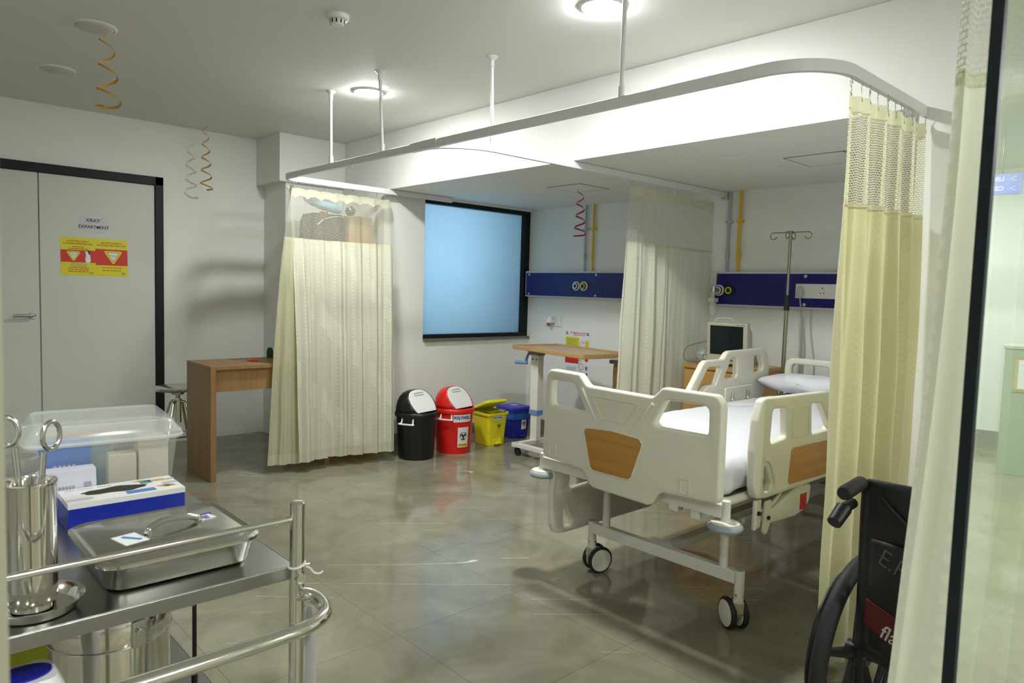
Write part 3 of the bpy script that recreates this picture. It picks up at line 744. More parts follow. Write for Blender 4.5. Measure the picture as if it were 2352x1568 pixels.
m = MB(Matrix.Translation((4.19, 1.83, .775)) @ Matrix.Rotation(math.radians(8), 4, 'Y') @ Matrix.Rotation(math.radians(-4), 4, 'Z'))
nu, nv = 44, 30
def pil(s):
    def f(u, v):
        a, b = u*2-1, v*2-1
        h = .074*(max(0, 1-abs(a)**2.8)*max(0, 1-abs(b)**2.8))**.42
        cx, cy = a*.19*(1-.06*(1-b*b)), b*.305*(1-.05*(1-a*a))
        w = .006*noise.noise(Vector((a*3, b*4, s)))*(1-abs(a*b))
        return Vector((cx, cy, s*h+w+.006*math.sin(b*9)*abs(a)**4))
    return f
m.grid(pil(1), nu, nv); m.grid(pil(-.75), nu, nv)
bmesh.ops.remove_doubles(m.bm, verts=m.bm.verts[:], dist=.002)
tag(m.build('pillow', SHEET, origin=(4.19, 1.83, .72), sharp=180), 'white pillow lying on the bed below the headboard', 'pillow')

# ------------------------------------------------------------------ drip stand
iv = thing('iv_pole', 'steel drip pole with curled hooks standing at the bed head', 'IV pole', (4.475, 2.20, .55))
X_, Y_ = 4.475, 2.20
POLE = mat('worn_steel', (.36, .34, .27), .28, metal=1)
MB().cyl((X_, Y_, .50), (X_, Y_, 1.30), .0135).build('outer_tube', POLE, iv)
MB().cyl((X_, Y_, 1.25), (X_, Y_+.0, 1.735), .0095).build('inner_tube', POLE, iv)
MB().cyl((X_, Y_, 1.225), (X_, Y_, 1.325), .018, seg=20).build('black_clamp', BLACK, iv)
MB().cyl((X_, Y_, 1.722), (X_, Y_, 1.742), .014).build('cap', POLE, iv)
for a, l in ((92, .115), (272, .115), (182, .05), (2, .05)):
    d = Vector((math.cos(math.radians(a)), math.sin(math.radians(a)), 0)); o = Vector((X_, Y_, 1.733))
    P = [o, o+d*l*.5, o+d*l]+[o+d*(l+.022*math.sin(q))+Vector((0, 0, -.022+.022*math.cos(q))) for q in [k*.5 for k in range(1, 10)]]
    m = MB(); m.tube(P, .0036, 8); m.build('hook', POLE, iv)
# ------------------------------------------------------------------ headwall panels
def headwall(y0, y1, z0, z1, label, screws, outlets, sockets=None):
    t = thing('headwall_panel', label, 'bedhead service panel', (XP, (y0+y1)/2, z0), 'blue bedhead service panels')
    MB().box(XP-.055, XP, y0, y1, z0, z1).build('housing', mat('panel_housing', (.62, .62, .68), .4), t, bevel=.003)
    f = MB().box(XP-.058, XP-.054, y0+.012, y1-.012, z0+.012, z1-.016).build('blue_face', NAVY, t)
    for yy in screws:
        for zz in (z0+.028, z1-.032):
            m = MB(); m.cyl((XP-.058, yy, zz), (XP-.062, yy, zz), .011, seg=20); m.build('screw', LGREY, t)
    for yy, c, ring in outlets:
        z = (z0+z1)/2-.012
        m = MB(basis((XP-.058, yy, z), (0, -1, 0), (0, 0, 1), (-1, 0, 0))); m.lathe([(.041, 0), (.041, .012), (.034, .016), (.031, .012)], seg=36, cap=False); o = m.build('gas_outlet', ring, t)
        m = MB(basis((XP-.058, yy, z), (0, -1, 0), (0, 0, 1), (-1, 0, 0))); m.lathe([(.031, .012), (.029, .020), (.022, .022)], seg=36, cap=False); m.build('collar', BLACK, o)
        m = MB(basis((XP-.058, yy, z), (0, -1, 0), (0, 0, 1), (-1, 0, 0))); m.lathe([(.0265, .0205), (.0255, .026), (.017, .026), (.016, .020)], seg=36, cap=False); m.build('colour_ring', c, o)
        m = MB(basis((XP-.058, yy, z), (0, -1, 0), (0, 0, 1), (-1, 0, 0))); m.cyl((0, 0, 0), (0, 0, .021), .017); m.build('port', INK, o)
    return t
RINGY = mat('yellow_ring', (.62, .55, .06), .4)
headwall(3.02, YW-.002, 1.252, 1.492, 'blue service panel beside the window, with two gas outlets and screw caps', (4.87, 4.04, 3.2), ((4.262, WHITEP, WHITEP), (4.172, RINGY, WHITEP)))
hp = headwall(1.10, 2.885, 1.236, 1.488, 'blue service panel behind the hospital bed, with power sockets and a plug', (2.19, 1.3), ((2.838, WHITEP, WHITEP), (2.752, RINGY, BLACK)))
m = MB(); m.box(XP-.064, XP-.057, 1.80, 2.253, 1.308, 1.405); sk = m.build('socket_plate', WHITEP, hp, bevel=.002)
m = MB()
for yy in (2.07, 1.96):
    for dy, dz, r in ((0, .020, .0048), (.012, -.012, .0036), (-.012, -.012, .0036)): m.cyl((XP-.0635, yy+dy, 1.357+dz), (XP-.0648, yy+dy, 1.357+dz), r, seg=12)
m.build('socket_holes', INK, sk, smooth=False)
m = MB(); m.box(XP-.068, XP-.063, 2.125, 2.165, 1.335, 1.378); m.build('rocker_switch', WHITEP, sk, bevel=.001)
pl = thing('power_plug', 'grey power plug in the blue panel with its cable running down the wall', 'plug', (XP-.064, 2.212, 1.36))
m = MB(); m.lathe([(.021, -.045), (.026, -.02), (.022, .0), (.012, .022), (.006, .03)], (XP-.082, 2.212, 1.36), 20); m.build('plug_body', LGREY, pl)
MB().tube(spline([(XP-.082, 2.212, 1.32), (XP-.06, 2.212, 1.25), (XP-.025, 2.205, 1.1), (XP-.018, 2.19, .95), (XP-.018, 2.20, .80), (XP-.02, 2.195, .60), (XP-.03, 2.19, .2), (XP-.04, 2.2, .005)], 8), .0042, 6).build('cable', LGREY, pl)
tag(MB().tube(spline([(XP-.014, 2.16, 1.235), (XP-.012, 2.16, 1.12), (XP-.012, 2.145, 1.0), (XP-.012, 2.12, .85), (XP-.012, 2.13, .6), (XP-.02, 2.13, .2), (XP-.03, 2.14, .005)], 8), .004, 6).build('power_cable', LGREY, origin=(XP-.012, 2.13, .6)), 'thin grey cable down the wall from the underside of the blue panel', 'cable')
# pipes above the panels
def pipe(y, z0, m_, r, label, slant):
    t = thing('gas_pipe', label, 'pipe', (XP-.02, y, z0), 'medical gas pipes')
    MB().cyl((XP-.020, y, z0), (XP-.020, y+slant, ZB-.001), r, seg=14).build('tube', m_, t)
    m = MB(); m.box(XP-.03, XP, y-.028+slant*.6, y+.028+slant*.6, z0+.36, z0+.376); m.build('wall_clip', m_, t, bevel=.002)
    m = MB(); m.cyl((XP-.02, y+slant*.2, z0+.10), (XP-.02, y+slant*.2, z0+.16), r*1.35, seg=14); m.build('coupling', m_, t)
pipe(4.212, 1.491, PIPEG, .0095, 'thin grey pipe above the panel near the window', 0); pipe(4.122, 1.491, PIPEY, .0095, 'thin yellow pipe above the panel near the window', 0)
pipe(2.808, 1.487, PIPEG, .011, 'grey pipe above the panel behind the hospital bed', 0); pipe(2.72, 1.487, PIPEY, .011, 'yellow pipe above the panel behind the hospital bed', 0)
# flow meter plugged into the outlet
fm = thing('flowmeter', 'clear oxygen flowmeter plugged into an outlet of the blue panel', 'flowmeter', (XP-.10, 2.868, 1.2))
CLEAR = mat('clear_plastic', (.75, .78, .78), .12, var=0, alpha=.38, spec=.6)
m = MB(); m.cyl((XP-.058, 2.838, 1.352), (XP-.115, 2.846, 1.352), .014); m.cyl((XP-.115, 2.852, 1.335), (XP-.115, 2.852, 1.375), .018); m.build('connector', STEEL, fm)
m = MB(); m.cyl((XP-.115, 2.845, 1.375), (XP-.115, 2.840, 1.495), .013); m.build('glass_tube', CLEAR, fm)
m = MB(); m.box(XP-.145, XP-.085, 2.824, 2.880, 1.262, 1.292); m.cyl((XP-.115, 2.852, 1.292), (XP-.115, 2.852, 1.335), .009); m.build('bottle_cap', BEDP, fm, bevel=.004)
m = MB(); m.lathe([(.026, 1.262), (.028, 1.20), (.026, 1.165), (.018, 1.155)], (XP-.115, 2.852, 0), 24); m.build('humidifier_bottle', CLEAR, fm)

# wall switch and adaptor
sw = thing('wall_socket', 'white wall socket above the waste poster', 'wall socket', (XP, 4.53, 1.03))
MB().box(XP-.010, XP, 4.482, 4.575, .985, 1.078).build('plate', mat('ivory_plate', (.76, .75, .70), .4), sw, bevel=.003)
MB().box(XP-.014, XP-.009, 4.49, 4.515, .995, 1.065).build('rocker_switch', WHITEP, sw, bevel=.002)
ad = thing('plug_adaptor', 'white multi-plug adaptor with a brown pin, in the wall socket', 'plug adaptor', (XP-.03, 4.60, 1.03))
MB().box(XP-.075, XP-.010, 4.555, 4.618, 1.015, 1.075).build('adaptor_body', WHITEP, ad, bevel=.006)
m = MB(); m.cyl((XP-.0745, 4.60, 1.058), (XP-.0765, 4.60, 1.058), .004, seg=10); m.cyl((XP-.05, 4.5552, 1.06), (XP-.05, 4.5535, 1.06), .004, seg=10); m.build('holes', INK, ad)
m = MB(); m.cyl((XP-.06, 4.595, 1.016), (XP-.06, 4.595, .985), .016, seg=16); m.build('brown_cap', mat('brown_cap', (.30, .12, .05), .5), ad)

# waste poster ---------------------------------------------------------------
ps = thing('waste_poster', 'white biomedical waste chart taped to the wall behind the overbed table', 'poster', (XP, 4.285, .4))
MP = basis((XP-.0004, 4.282, .70), (0, -1, 0), (0, 0, 1), (-1, 0, 0))
def flat(nm, poly, m_, par, M, t=.0006, z=0): return MB(M @ Matrix.Translation((0, 0, z))).prism(poly, t, Matrix.Identity(4)).build(nm, m_, par, smooth=False)
MB(MP).prism(rect(.325, .53), .002, Matrix.Translation((0, 0, -.0005))).build('sheet', PAPER, ps, smooth=False)
zq = .0018
flat('yellow_box', rect(.165, .115, -.058, .142), PYEL, ps, MP, z=zq); flat('red_box', rect(.165, .10, -.058, .012), PRED, ps, MP, z=zq)
flat('yellow_bin_print', rect(.042, .075, .118, .14), PYEL, ps, MP, z=zq); flat('red_bin_print', rect(.036, .062, .118, .02), PRED, ps, MP, z=zq)
flat('blue_bin_print', [(.10, -.115), (.136, -.115), (.132, -.145), (.118, -.155), (.104, -.145)], BPRINT, ps, MP, z=zq)
flat('tree_print', [(.10, -.225), (.14, -.225), (.118, -.17)], PGRN, ps, MP, z=zq)
flat('grey_bin_print', [(.102, -.055), (.136, -.055), (.130, -.085), (.118, -.092), (.108, -.085)], GREY, ps, MP, z=zq)
MT = lambda x, y: MP @ Matrix.Translation((x, y, zq))
text('lettering', 'BIO MEDICAL WASTE', .021, PRED, ps, MT(.015, .238), bold=.02); text('lettering', 'SEGREGATION CHART', .014, PRED, ps, MT(.02, .220), bold=.02)
m = MB(MT(0, 0))
random.seed(3)
for k in range(5): m.prism(rect(.10+.04*random.random(), .004, -.065, .178-.016*k), .0012, Matrix.Identity(4))
for k in range(3): m.prism(rect(.12, .004, -.065, -.075-.012*k), .0005, Matrix.Identity(4))
for k in range(2): m.prism(rect(.10, .004, -.07, -.14-.012*k), .0005, Matrix.Identity(4))
m.build('small_print', GREY, ps, smooth=False)
m = MB(MT(0, 0))
for cx, cy in ((.065, .135), (.055, .02), (.055, -.06), (.055, -.13)):
    for k in range(9):
        a = 2*PI*k/9; r_ = .003+.003*random.random(); m.prism(circ(r_, 7, cx+.026*math.cos(a)*random.uniform(.6, 1.1), cy+.03*math.sin(a)), .0005, Matrix.Identity(4))
m.build('item_prints', INK, ps, smooth=False)
m = MB(MT(0, 0))
for cx in (-.128, .125):
    m.prism([(cx-.022, .222), (cx+.022, .222), (cx+.006, .236), (cx+.012, .246), (cx-.008, .25), (cx-.004, .234)], .0005, Matrix.Identity(4))
m.build('corner_emblems', PGRN, ps, smooth=False)

# ------------------------------------------------------------------ overbed table
ob = thing('overbed_table', 'wooden-topped overbed table on a white wheeled column', 'overbed table', (4.03, 4.05, 0))
MO = Matrix.Translation((4.07, 3.745, 0)) @ Matrix.Rotation(math.radians(-10), 4, 'Z')
MB(MO).box(-.225, .225, -.455, .455, .838, .850).build('tabletop', OBTW, ob, bevel=.002)
fr = rpoly([(-.235, -.465), (.235, -.465), (.235, .465), (-.235, .465)], .02); fi = rpoly([(-.218, -.448), (.218, -.448), (.218, .448), (-.218, .448)], .015)
plate('raised_rim', fr, [fi], .034, .004, OBTE, ob, MO @ Matrix.Translation((0, 0, .847)))
m = MB(Matrix.Translation((4.03, 4.07, 0))); m.box(-.035, .075, -.12, .07, .812, .838); m.box(-.028, .05, -.06, .05, .785, .812); m.build('bracket', GREY, ob, bevel=.006)
m = MB(Matrix.Translation((4.03, 4.05, 0))); m.box(-.032, .032, -.042, .042, .335, .79); o = m.build('outer_column', BEDM, ob, bevel=.004)
m = MB(Matrix.Translation((4.03, 4.05, 0)))
for yy in (-.02, .022): m.cyl((-.0315, yy, .755), (-.0335, yy, .755), .007, seg=12)
m.build('screws', BLACK, o)
m = MB(Matrix.Translation((4.03, 4.05, 0))); m.box(-.026, .026, -.036, .036, .09, .34); m.build('inner_column', BEDM, ob, bevel=.004)
m = MB(Matrix.Translation((4.03, 4.05, 0))); m.box(-.036, .036, -.046, .046, .305, .345); m.build('blue_collar', LBLUE, ob, bevel=.004)
m = MB(); m.tube([(4.02, 4.09, .80), (4.005, 4.125, .80), (3.995, 4.135, .765), (3.985, 4.14, .725)], .011, 10); m.cyl((3.985, 4.12, .722), (3.945, 4.22, .722), .014, .016); m.build('crank_handle', LBLUE, ob, bevel=.002)
m = MB(); m.box(3.79, 4.30, 4.03, 4.075, .065, .10); m.box(3.80, 3.845, 3.45, 4.05, .065, .10); m.box(4.24, 4.285, 3.45, 4.05, .065, .10)
m.build('base_frame', BEDM, ob, bevel=.004)
for x, y in ((3.822, 4.04), (4.265, 4.04), (3.822, 3.47), (4.265, 3.47)):
    m = MB(); m.cyl((x, y, .045), (x, y, .066), .012); m.box(x-.016, x+.016, y-.014, y+.014, .03, .055); o = m.build('caster', BLACK, ob)
    m = MB(); m.cyl((x-.013, y-.012, .025), (x-.004, y-.012, .025), .025, seg=24); m.cyl((x+.004, y-.012, .025), (x+.013, y-.012, .025), .025, seg=24); m.build('wheel', RUBBER, o)

# ------------------------------------------------------------------ waste bins
def crescent(r, off, r2, off2, a):
    A = []; n = 40
    for k in range(n): 
        q = 2*PI*k/n; p = Vector((r*math.cos(q), off+r*math.sin(q)))
        if (p-Vector((0, off2))).length >= r2-1e-6: A.append((q, p))
    # start the arc after the gap
    qs = [q for q, _ in A]; best = max(range(len(qs)), key=lambda i: (qs[(i+1) % len(qs)]-qs[i]) % (2*PI))
    A = A[best+1:]+A[:best+1]; pts = [p for _, p in A]
    s, e = pts[-1]-Vector((0, off2)), pts[0]-Vector((0, off2)); a0, a1 = math.atan2(s.y, s.x), math.atan2(e.y, e.x)
    while a1 > a0: a1 -= 2*PI
    inner = [Vector((0, off2))+Vector((math.cos(a0+(a1-a0)*k/20), math.sin(a0+(a1-a0)*k/20)))*r2 for k in range(1, 20)]
    R = Matrix.Rotation(a, 2); return [tuple(R @ p) for p in pts+inner]
def biohazard(par, M, s, m_=None):
    m = MB(M)
    for k in range(3): m.prism([(x*s, y*s) for x, y in crescent(.50, .40, .43, .52, math.radians(120*k))], .0005, Matrix.Identity(4))
    for k in range(3):
        a0 = math.radians(120*k+38); P = [(math.cos(a0+math.radians(104)*j/12)*.62*s, math.sin(a0+math.radians(104)*j/12)*.62*s) for j in range(13)]+[(math.cos(a0+math.radians(104)*j/12)*.50*s, math.sin(a0+math.radians(104)*j/12)*.50*s) for j in range(12, -1, -1)]
        P = [(x, y+.0*s) for x, y in P]; R = Matrix.Rotation(math.radians(-60+0), 2); m.prism([tuple(R @ Vector(p)) for p in P], .0005, Matrix.Identity(4))
    return m.build('biohazard_symbol', m_ or INK, par, smooth=False)

def swing_bin(x, y, body, m_body, label, sgn):
    t = thing('swing_bin', label, 'waste bin', (x, y, 0), 'pedal and swing bins along the wall')
    M = Matrix.Translation((x, y, 0))
    MB(M).lathe([(.128, .004), (.134, 0), (.137, .015), (.150, .26), (.156, .33), (.156, .335)], seg=48).build('bin_body', m_body, t)
    m = MB(M); m.lathe([(.150, .325), (.166, .327), (.168, .345), (.163, .356), (.159, .36), (.150, .36)], seg=48, cap=False); m.build('rim', m_body, t)
    # domed lid cut by a slanting plane, with the swing flap in the cut
    fd = Vector((.25, -.97, 0)).normalized()
    dm = MB(M); dm.lathe([(.160, .355), (.158, .39), (.150, .43), (.134, .468), (.108, .498), (.072, .516), (.03, .524), (.002, .525)], seg=64, cap=False)
    nrm = (fd*.80+Vector((0, 0, .60))).normalized(); pt = Vector((0, 0, .512))-fd*.005
    g = bmesh.ops.bisect_plane(dm.bm, geom=dm.bm.verts[:]+dm.bm.edges[:]+dm.bm.faces[:], plane_co=pt, plane_no=nrm, clear_outer=True)
    eds = [e for e in g['geom_cut'] if isinstance(e, bmesh.types.BMEdge)]
    loop = []; 
    vs = list({v for e in eds for v in e.verts}); c = sum((v.co for v in vs), Vector())/len(vs)
    xa = Vector((-fd.y, fd.x, 0)).normalized(); ya = nrm.cross(xa)
    pts = sorted([((v.co-c).dot(xa), (v.co-c).dot(ya)) for v in vs], key=lambda p: math.atan2(p[1], p[0]))
    hull = [pts[0]]
    for p in pts[1:]:
        if (Vector(p)-Vector(hull[-1])).length > .004: hull.append(p)
    o = dm.build('lid', m_body, t); sm = o.modifiers.new('thick', 'SOLIDIFY'); sm.thickness = .004; sm.offset = -1
    F = M @ basis(c, xa, ya, nrm)
    fl = [(p[0]*.93, p[1]*.93) for p in hull]
    fo = MB(F).prism(fl, .010, Matrix.Translation((0, 0, -.008))).build('swing_flap', WHITEP, t, bevel=.003)
    top = max(p[1] for p in fl) if (F.to_3x3() @ Vector((0, 1, 0))).z > 0 else min(p[1] for p in fl); sg = 1 if top > 0 else -1
    plate('flap_grip', rpoly(rect(.11, .026, 0, top-sg*.040), .008), [rpoly(rect(.098, .014, 0, top-sg*.040), .006)], .008, .002, LGREY, fo, F @ Matrix.Translation((0, 0, .003)))
    for s in (-1, 1):
        a = math.atan2(-.45, -.83) if s > 0 else math.atan2(.45, .83)
        d = Vector((math.cos(a), math.sin(a), 0)); q = Vector((-d.y, d.x, 0)); b = Vector((x, y, .285))+d*.146
        hm = MB(); hm.tube(rpoly3([b-q*.045+Vector((0, 0, .035)), b-q*.048+d*.012, b-q*.055+d*.03-Vector((0, 0, .004)), b+q*.055+d*.03-Vector((0, 0, .004)), b+q*.048+d*.012, b+q*.045+Vector((0, 0, .035))]), .0065, 8)
        hm.build('handle', WHITEP, t)
    return t
def rpoly3(P): return spline(P, 5)
swing_bin(3.14, 4.455, None, mat('black_bin_plastic', (.009, .009, .010), .35), 'black swing-lid bin with a white flap standing by the curtain', 1)
rb = swing_bin(3.505, 4.455, None, RED, 'red swing-lid bin with a white flap and biohazard label', 1)
def on_cyl(cx, cy, r, z, ang):
    d = Vector((math.cos(ang), math.sin(ang), 0)); return basis(Vector((cx, cy, z))+d*r, (-d.y, d.x, 0), (0, 0, 1), d)
def curved(nm, cx, cy, r, ang, w, z0, z1, m_, par, tilt=.0):
    m = MB(); n = 12; k = tilt
    m.quad_ring([[Vector((cx+(r+k*z+q)*math.cos(ang+(i/n-.5)*w/r), cy+(r+k*z+q)*math.sin(ang+(i/n-.5)*w/r), z)) for q, z in ((0, z0), (0, z1), (.0015, z1), (.0015, z0))] for i in range(n+1)])
    return m.build(nm, m_, par, sharp=40)
def bend_text(o, cx, cy, r, tilt, par):
    """wrap flat lettering (already in world space) onto the tapering round body"""
    Wp = W[par]; 
    for v in o.data.vertices:
        p = Wp @ v.co; d = Vector((p.x-cx, p.y-cy, 0)); a = math.atan2(d.y, d.x); rr = r+tilt*p.z+.0022
        q = Vector((cx+rr*math.cos(a), cy+rr*math.sin(a), p.z)); v.co = Wp.inverted() @ q
ra = math.atan2(-.985, -.17)
lb = curved('name_label', 3.505, 4.455, .1375, ra, .142, .258, .318, PAPER, rb, .052)
tx = text('lettering', 'POLYWELL', .034, BPRINT, rb, on_cyl(3.505, 4.455, .158, .290, ra), bold=.035, sx=.98); bend_text(tx, 3.505, 4.455, .1375, .052, rb)
lb = curved('hazard_label', 3.505, 4.455, .1375, ra+.06, .090, .055, .215, PAPER, rb, .052)
bz = biohazard(rb, on_cyl(3.505, 4.455, .148, .145, ra+.06), .050); bend_text(bz, 3.505, 4.455, .1375, .052, rb)
lb = curved('yellow_strip', 3.505, 4.455, .1380, ra+.06, .078, .062, .085, PYEL, rb, .052)
tx = text('lettering', 'BIOHAZARD', .013, PRED, rb, on_cyl(3.505, 4.455, .148, .0735, ra+.06), bold=.02); bend_text(tx, 3.505, 4.455, .1385, .052, rb)

def pedal_bin(x, y, rot, m_, label, w, d, h, lid_ang, m_top=None, bag=False, sticker=True):
    t = thing('pedal_bin', label, 'waste bin', (x, y, 0), 'pedal and swing bins along the wall', rot)
    M = W[t]
    def ring(z, k, r=.03): return [Vector((a, b, z)) for a, b in rpoly([(-w/2*k, -d/2*k), (w/2*k, -d/2*k), (w/2*k, d/2*k), (-w/2*k, d/2*k)], r, 4)]
    m = MB(M); m.quad_ring([ring(.002, .80), ring(.05, .82), ring(h-.01, .95), ring(h, .95)]); m.build('bin_body', m_, t, sharp=50)
    m = MB(M); m.quad_ring([ring(h-.014, .96), ring(h-.014, 1.04), ring(h+.006, 1.05), ring(h+.006, .93)], cap=False); m.build('rim', m_, t, sharp=30)
    L = M @ Matrix.Translation((0, d/2*1.0, h+.008)) @ Matrix.Rotation(lid_ang, 4, 'X')
    m = MB(L); k = 1.04
    def lr(z, kk): return [Vector((a, b-d/2, z)) for a, b in rpoly([(-w/2*kk, -d/2*kk), (w/2*kk, -d/2*kk), (w/2*kk, d/2*kk), (-w/2*kk, d/2*kk)], .03, 4)]
    m.quad_ring([lr(0, 1.04), lr(.012, 1.04), lr(.024, .97), lr(.030, .6), lr(.030, .02)]); lo_ = m.build('lid', m_top or m_, t, sharp=30)
    m = MB(M); m.box(-.028, .028, -d/2*.86-.03, -d/2*.80, .012, .030); m.build('pedal', m_, t, bevel=.003)
    for x_ in (-.045, .030): MB(M).box(x_, x_+.015, -d/2*.84-.006, -d/2*.80, .002, .055).build('pedal_guide', m_, t, bevel=.002)
    return t, M, L
ybt, ym, yl = pedal_bin(3.93, 4.50, math.radians(-2), YELLOW, 'small yellow pedal bin with its lid held ajar over a liner bag', .225, .235, .27, math.radians(-22))
m = MB(ym); random.seed(5)
def bagfn(u, v):
    a = 2*PI*u; q = 1-.55*v; r = .112*q*(1+.05*math.sin(9*a+4*v)+.04*noise.noise(Vector((math.cos(a)*2, math.sin(a)*2, v*3))))
    c = max(abs(math.cos(a)), abs(math.sin(a))); return Vector((r*math.cos(a)/c**.6, r*math.sin(a)/c**.6, .285-.02*v+.012*noise.noise(Vector((math.cos(a)*3, math.sin(a)*3, 7)))))
m.grid(bagfn, 48, 5); m.build('liner_bag', mat('liner_film', (.55, .52, .16), .3), ybt, sharp=180)
face = lambda M, d: M @ basis((0, -d/2*.812, 0), (1, 0, 0), (0, -.062, 1), (0, -1, -.062))
FY = face(ym, .235)
flat('name_label', rect(.115, .030, 0, .235), PAPER, ybt, FY, t=.001, z=.0015); text('lettering', 'POLYWELL', .022, BPRINT, ybt, FY @ Matrix.Translation((0, .235, .0028)), bold=.03, sx=1.0)
flat('hazard_label', rect(.052, .085, .012, .155), PYEL, ybt, FY, t=.001, z=.0015); biohazard(ybt, FY @ Matrix.Translation((.012, .165, .0028)), .028)
bbt, bm_, bl_ = pedal_bin(4.30, 4.60, math.radians(-2), BLUE, 'small blue pedal bin, lid shut, behind the overbed table column', .235, .235, .245, 0)
FBm = face(bm_, .235)
m = MB(bm_); 
MB(bm_).box(-.116, .116, -.118, .114, .165, .234).build('clear_blue_collar', mat('clear_blue_collar', (.02, .11, .42), .3), bbt, bevel=.012)
flat('hazard_label', rect(.055, .085, .03, .12), PAPER, bbt, FBm, t=.001, z=.0015); biohazard(bbt, FBm @ Matrix.Translation((.03, .13, .0028)), .028)
flat('hazard_label', rect(.06, .045, 0, -.118), PAPER, bbt, bl_, t=.001, z=.0305); biohazard(bbt, bl_ @ Matrix.Translation((0, -.118, .032)), .022)

# ------------------------------------------------------------------ bedside cabinets, monitor
cb = thing('bedside_cabinet', 'wooden bedside cabinet carrying the patient monitor', 'bedside cabinet', (4.5, 2.6, 0))
MB().box(4.29, 4.73, 2.36, 2.835, .06, .80).build('carcass', CABW, cb, bevel=.003)
MB().box(4.27, 4.74, 2.345, 2.845, .80, .825).build('worktop', CABW, cb, bevel=.003)
d1 = MB().box(4.272, 4.292, 2.37, 2.825, .64, .79).build('drawer', CABW, cb, bevel=.003)
m = MB(); m.tube(spline([(4.273, 2.54, .70), (4.245, 2.55, .69), (4.245, 2.65, .69), (4.273, 2.66, .70)], 5), .005, 8); m.build('handle', STEEL, d1)
d2 = MB().box(4.272, 4.292, 2.37, 2.825, .08, .63).build('door', CABW, cb, bevel=.003)
m = MB(); m.cyl((4.272, 2.42, .45), (4.25, 2.42, .45), .010); m.build('knob', STEEL, d2)
for x in (4.32, 4.70):
    for y in (2.40, 2.80): MB().cyl((x, y, 0), (x, y, .062), .02).build('foot', BLACK, cb)
cb2 = thing('bedside_cabinet', 'wooden bedside cabinet with grey top, half hidden by the curtain', 'bedside cabinet', (4.5, 3.32, 0))
MB().box(4.34, 4.73, 3.06, 3.515, .05, .755).build('carcass', CABW, cb2, bevel=.003)
MB().box(4.32, 4.74, 3.04, 3.545, .755, .785).build('worktop', GREY, cb2, bevel=.004)
d2 = MB().box(4.322, 4.342, 3.07, 3.505, .08, .74).build('door', CABW, cb2, bevel=.003)
m = MB(); m.cyl((4.322, 3.15, .5), (4.30, 3.15, .5), .010); m.build('knob', STEEL, d2)
for x in (4.38, 4.70):
    for y in (3.10, 3.48): MB().cyl((x, y, 0), (x, y, .052), .02).build('foot', BLACK, cb2)
tp = thing('chrome_spout', 'small curved chrome spout standing on the grey cabinet top', 'chrome spout', (4.50, 3.50, .785))
m = MB(); m.cyl((4.45, 3.505, .785), (4.45, 3.505, .80), .022); m.tube(spline([(4.45, 3.505, .80), (4.45, 3.505, .86), (4.45, 3.48, .895), (4.45, 3.43, .89), (4.45, 3.41, .85)], 6), .010, 10); m.build('spout', CHROME, tp)

mn = thing('patient_monitor', 'cream patient monitor with a dark blank screen on the bedside cabinet', 'patient monitor', (4.42, 2.56, .825))
MM = Matrix.Translation((4.40, 2.575, .825)) @ Matrix.Rotation(math.radians(3), 4, 'Z') @ Matrix.Rotation(math.radians(-4), 4, 'Y')
MONP = mat('monitor_casing', (.60, .57, .48), .45, var=.02)
MB(MM).box(0, .05, -.150, .150, .012, .300).build('front_housing', MONP, mn, bevel=.010)
m = MB(MM); m.quad_ring([[Vector((.045, a, b)) for a, b in rpoly([(-.14, .02), (.14, .02), (.14, .29), (-.14, .29)], .03, 4)], [Vector((.15, a, b)) for a, b in rpoly([(-.115, .02), (.115, .02), (.115, .25), (-.115, .25)], .04, 4)], [Vector((.18, a, b)) for a, b in rpoly([(-.09, .03), (.09, .03), (.09, .20), (-.09, .20)], .04, 4)]]); m.build('rear_housing', MONP, mn, sharp=40)
MB(MM).box(-.002, .003, -.122, .122, .078, .278).build('screen', mat('dark_screen', (.010, .018, .022), .12), mn, smooth=False)
m = MB(MM)
for k, y in enumerate((-.06, -.045, -.03)): m.box(-.003, .002, y-.005, y+.005, .035, .048)
m.build('blue_keys', BPRINT, mn); m = MB(MM); m.box(-.001, .14, -.13, .13, 0, .013); m.build('foot', BLACK, mn)
m = MB(MM); m.tube(spline([(.03, -.02, .298), (.05, -.02, .318), (.06, .04, .325), (.05, .10, .318), (.03, .10, .298)], 5), .006, 8); m.build('carry_handle', MONP, mn)
m = MB(MM @ basis((-.0005, -.105, .289), (0, -1, 0), (0, 0, 1), (-1, 0, 0))); m.prism(rect(.030, .005, -.018, 0), .0006, Matrix.Identity(4)); m.prism(rect(.026, .005, .016, 0), .0006, Matrix.Identity(4)); m.build('small_print', GREY, mn, smooth=False)
cbz = tag(MB().tube(spline([(4.46, 2.73, 1.0), (4.42, 2.80, .97), (4.36, 2.845, .95), (4.33, 2.855, .93), (4.31, 2.855, .90), (4.30, 2.85, .86), (4.33, 2.83, .84), (4.40, 2.80, .835)], 6), .004, 6).build('monitor_lead', GREY, origin=(4.40, 2.8, .83)), 'grey lead drooping from the side of the patient monitor', 'cable')
pb = MB(Matrix.Translation((4.44, 2.78, .825)))
pb.ellipsoid((0, 0, .055), .06, .055, .055, 28, 16)
for v in pb.bm.verts: v.co += Vector((1, 1, 1))*.014*noise.noise(v.co*45); v.co.z = max(.001, v.co.z)
tag(pb.build('plastic_bag', mat('clear_film', (.55, .57, .55), .25, alpha=.75), origin=(4.44, 2.78, .825)), 'crumpled clear plastic bag on the cabinet beside the monitor', 'plastic bag')
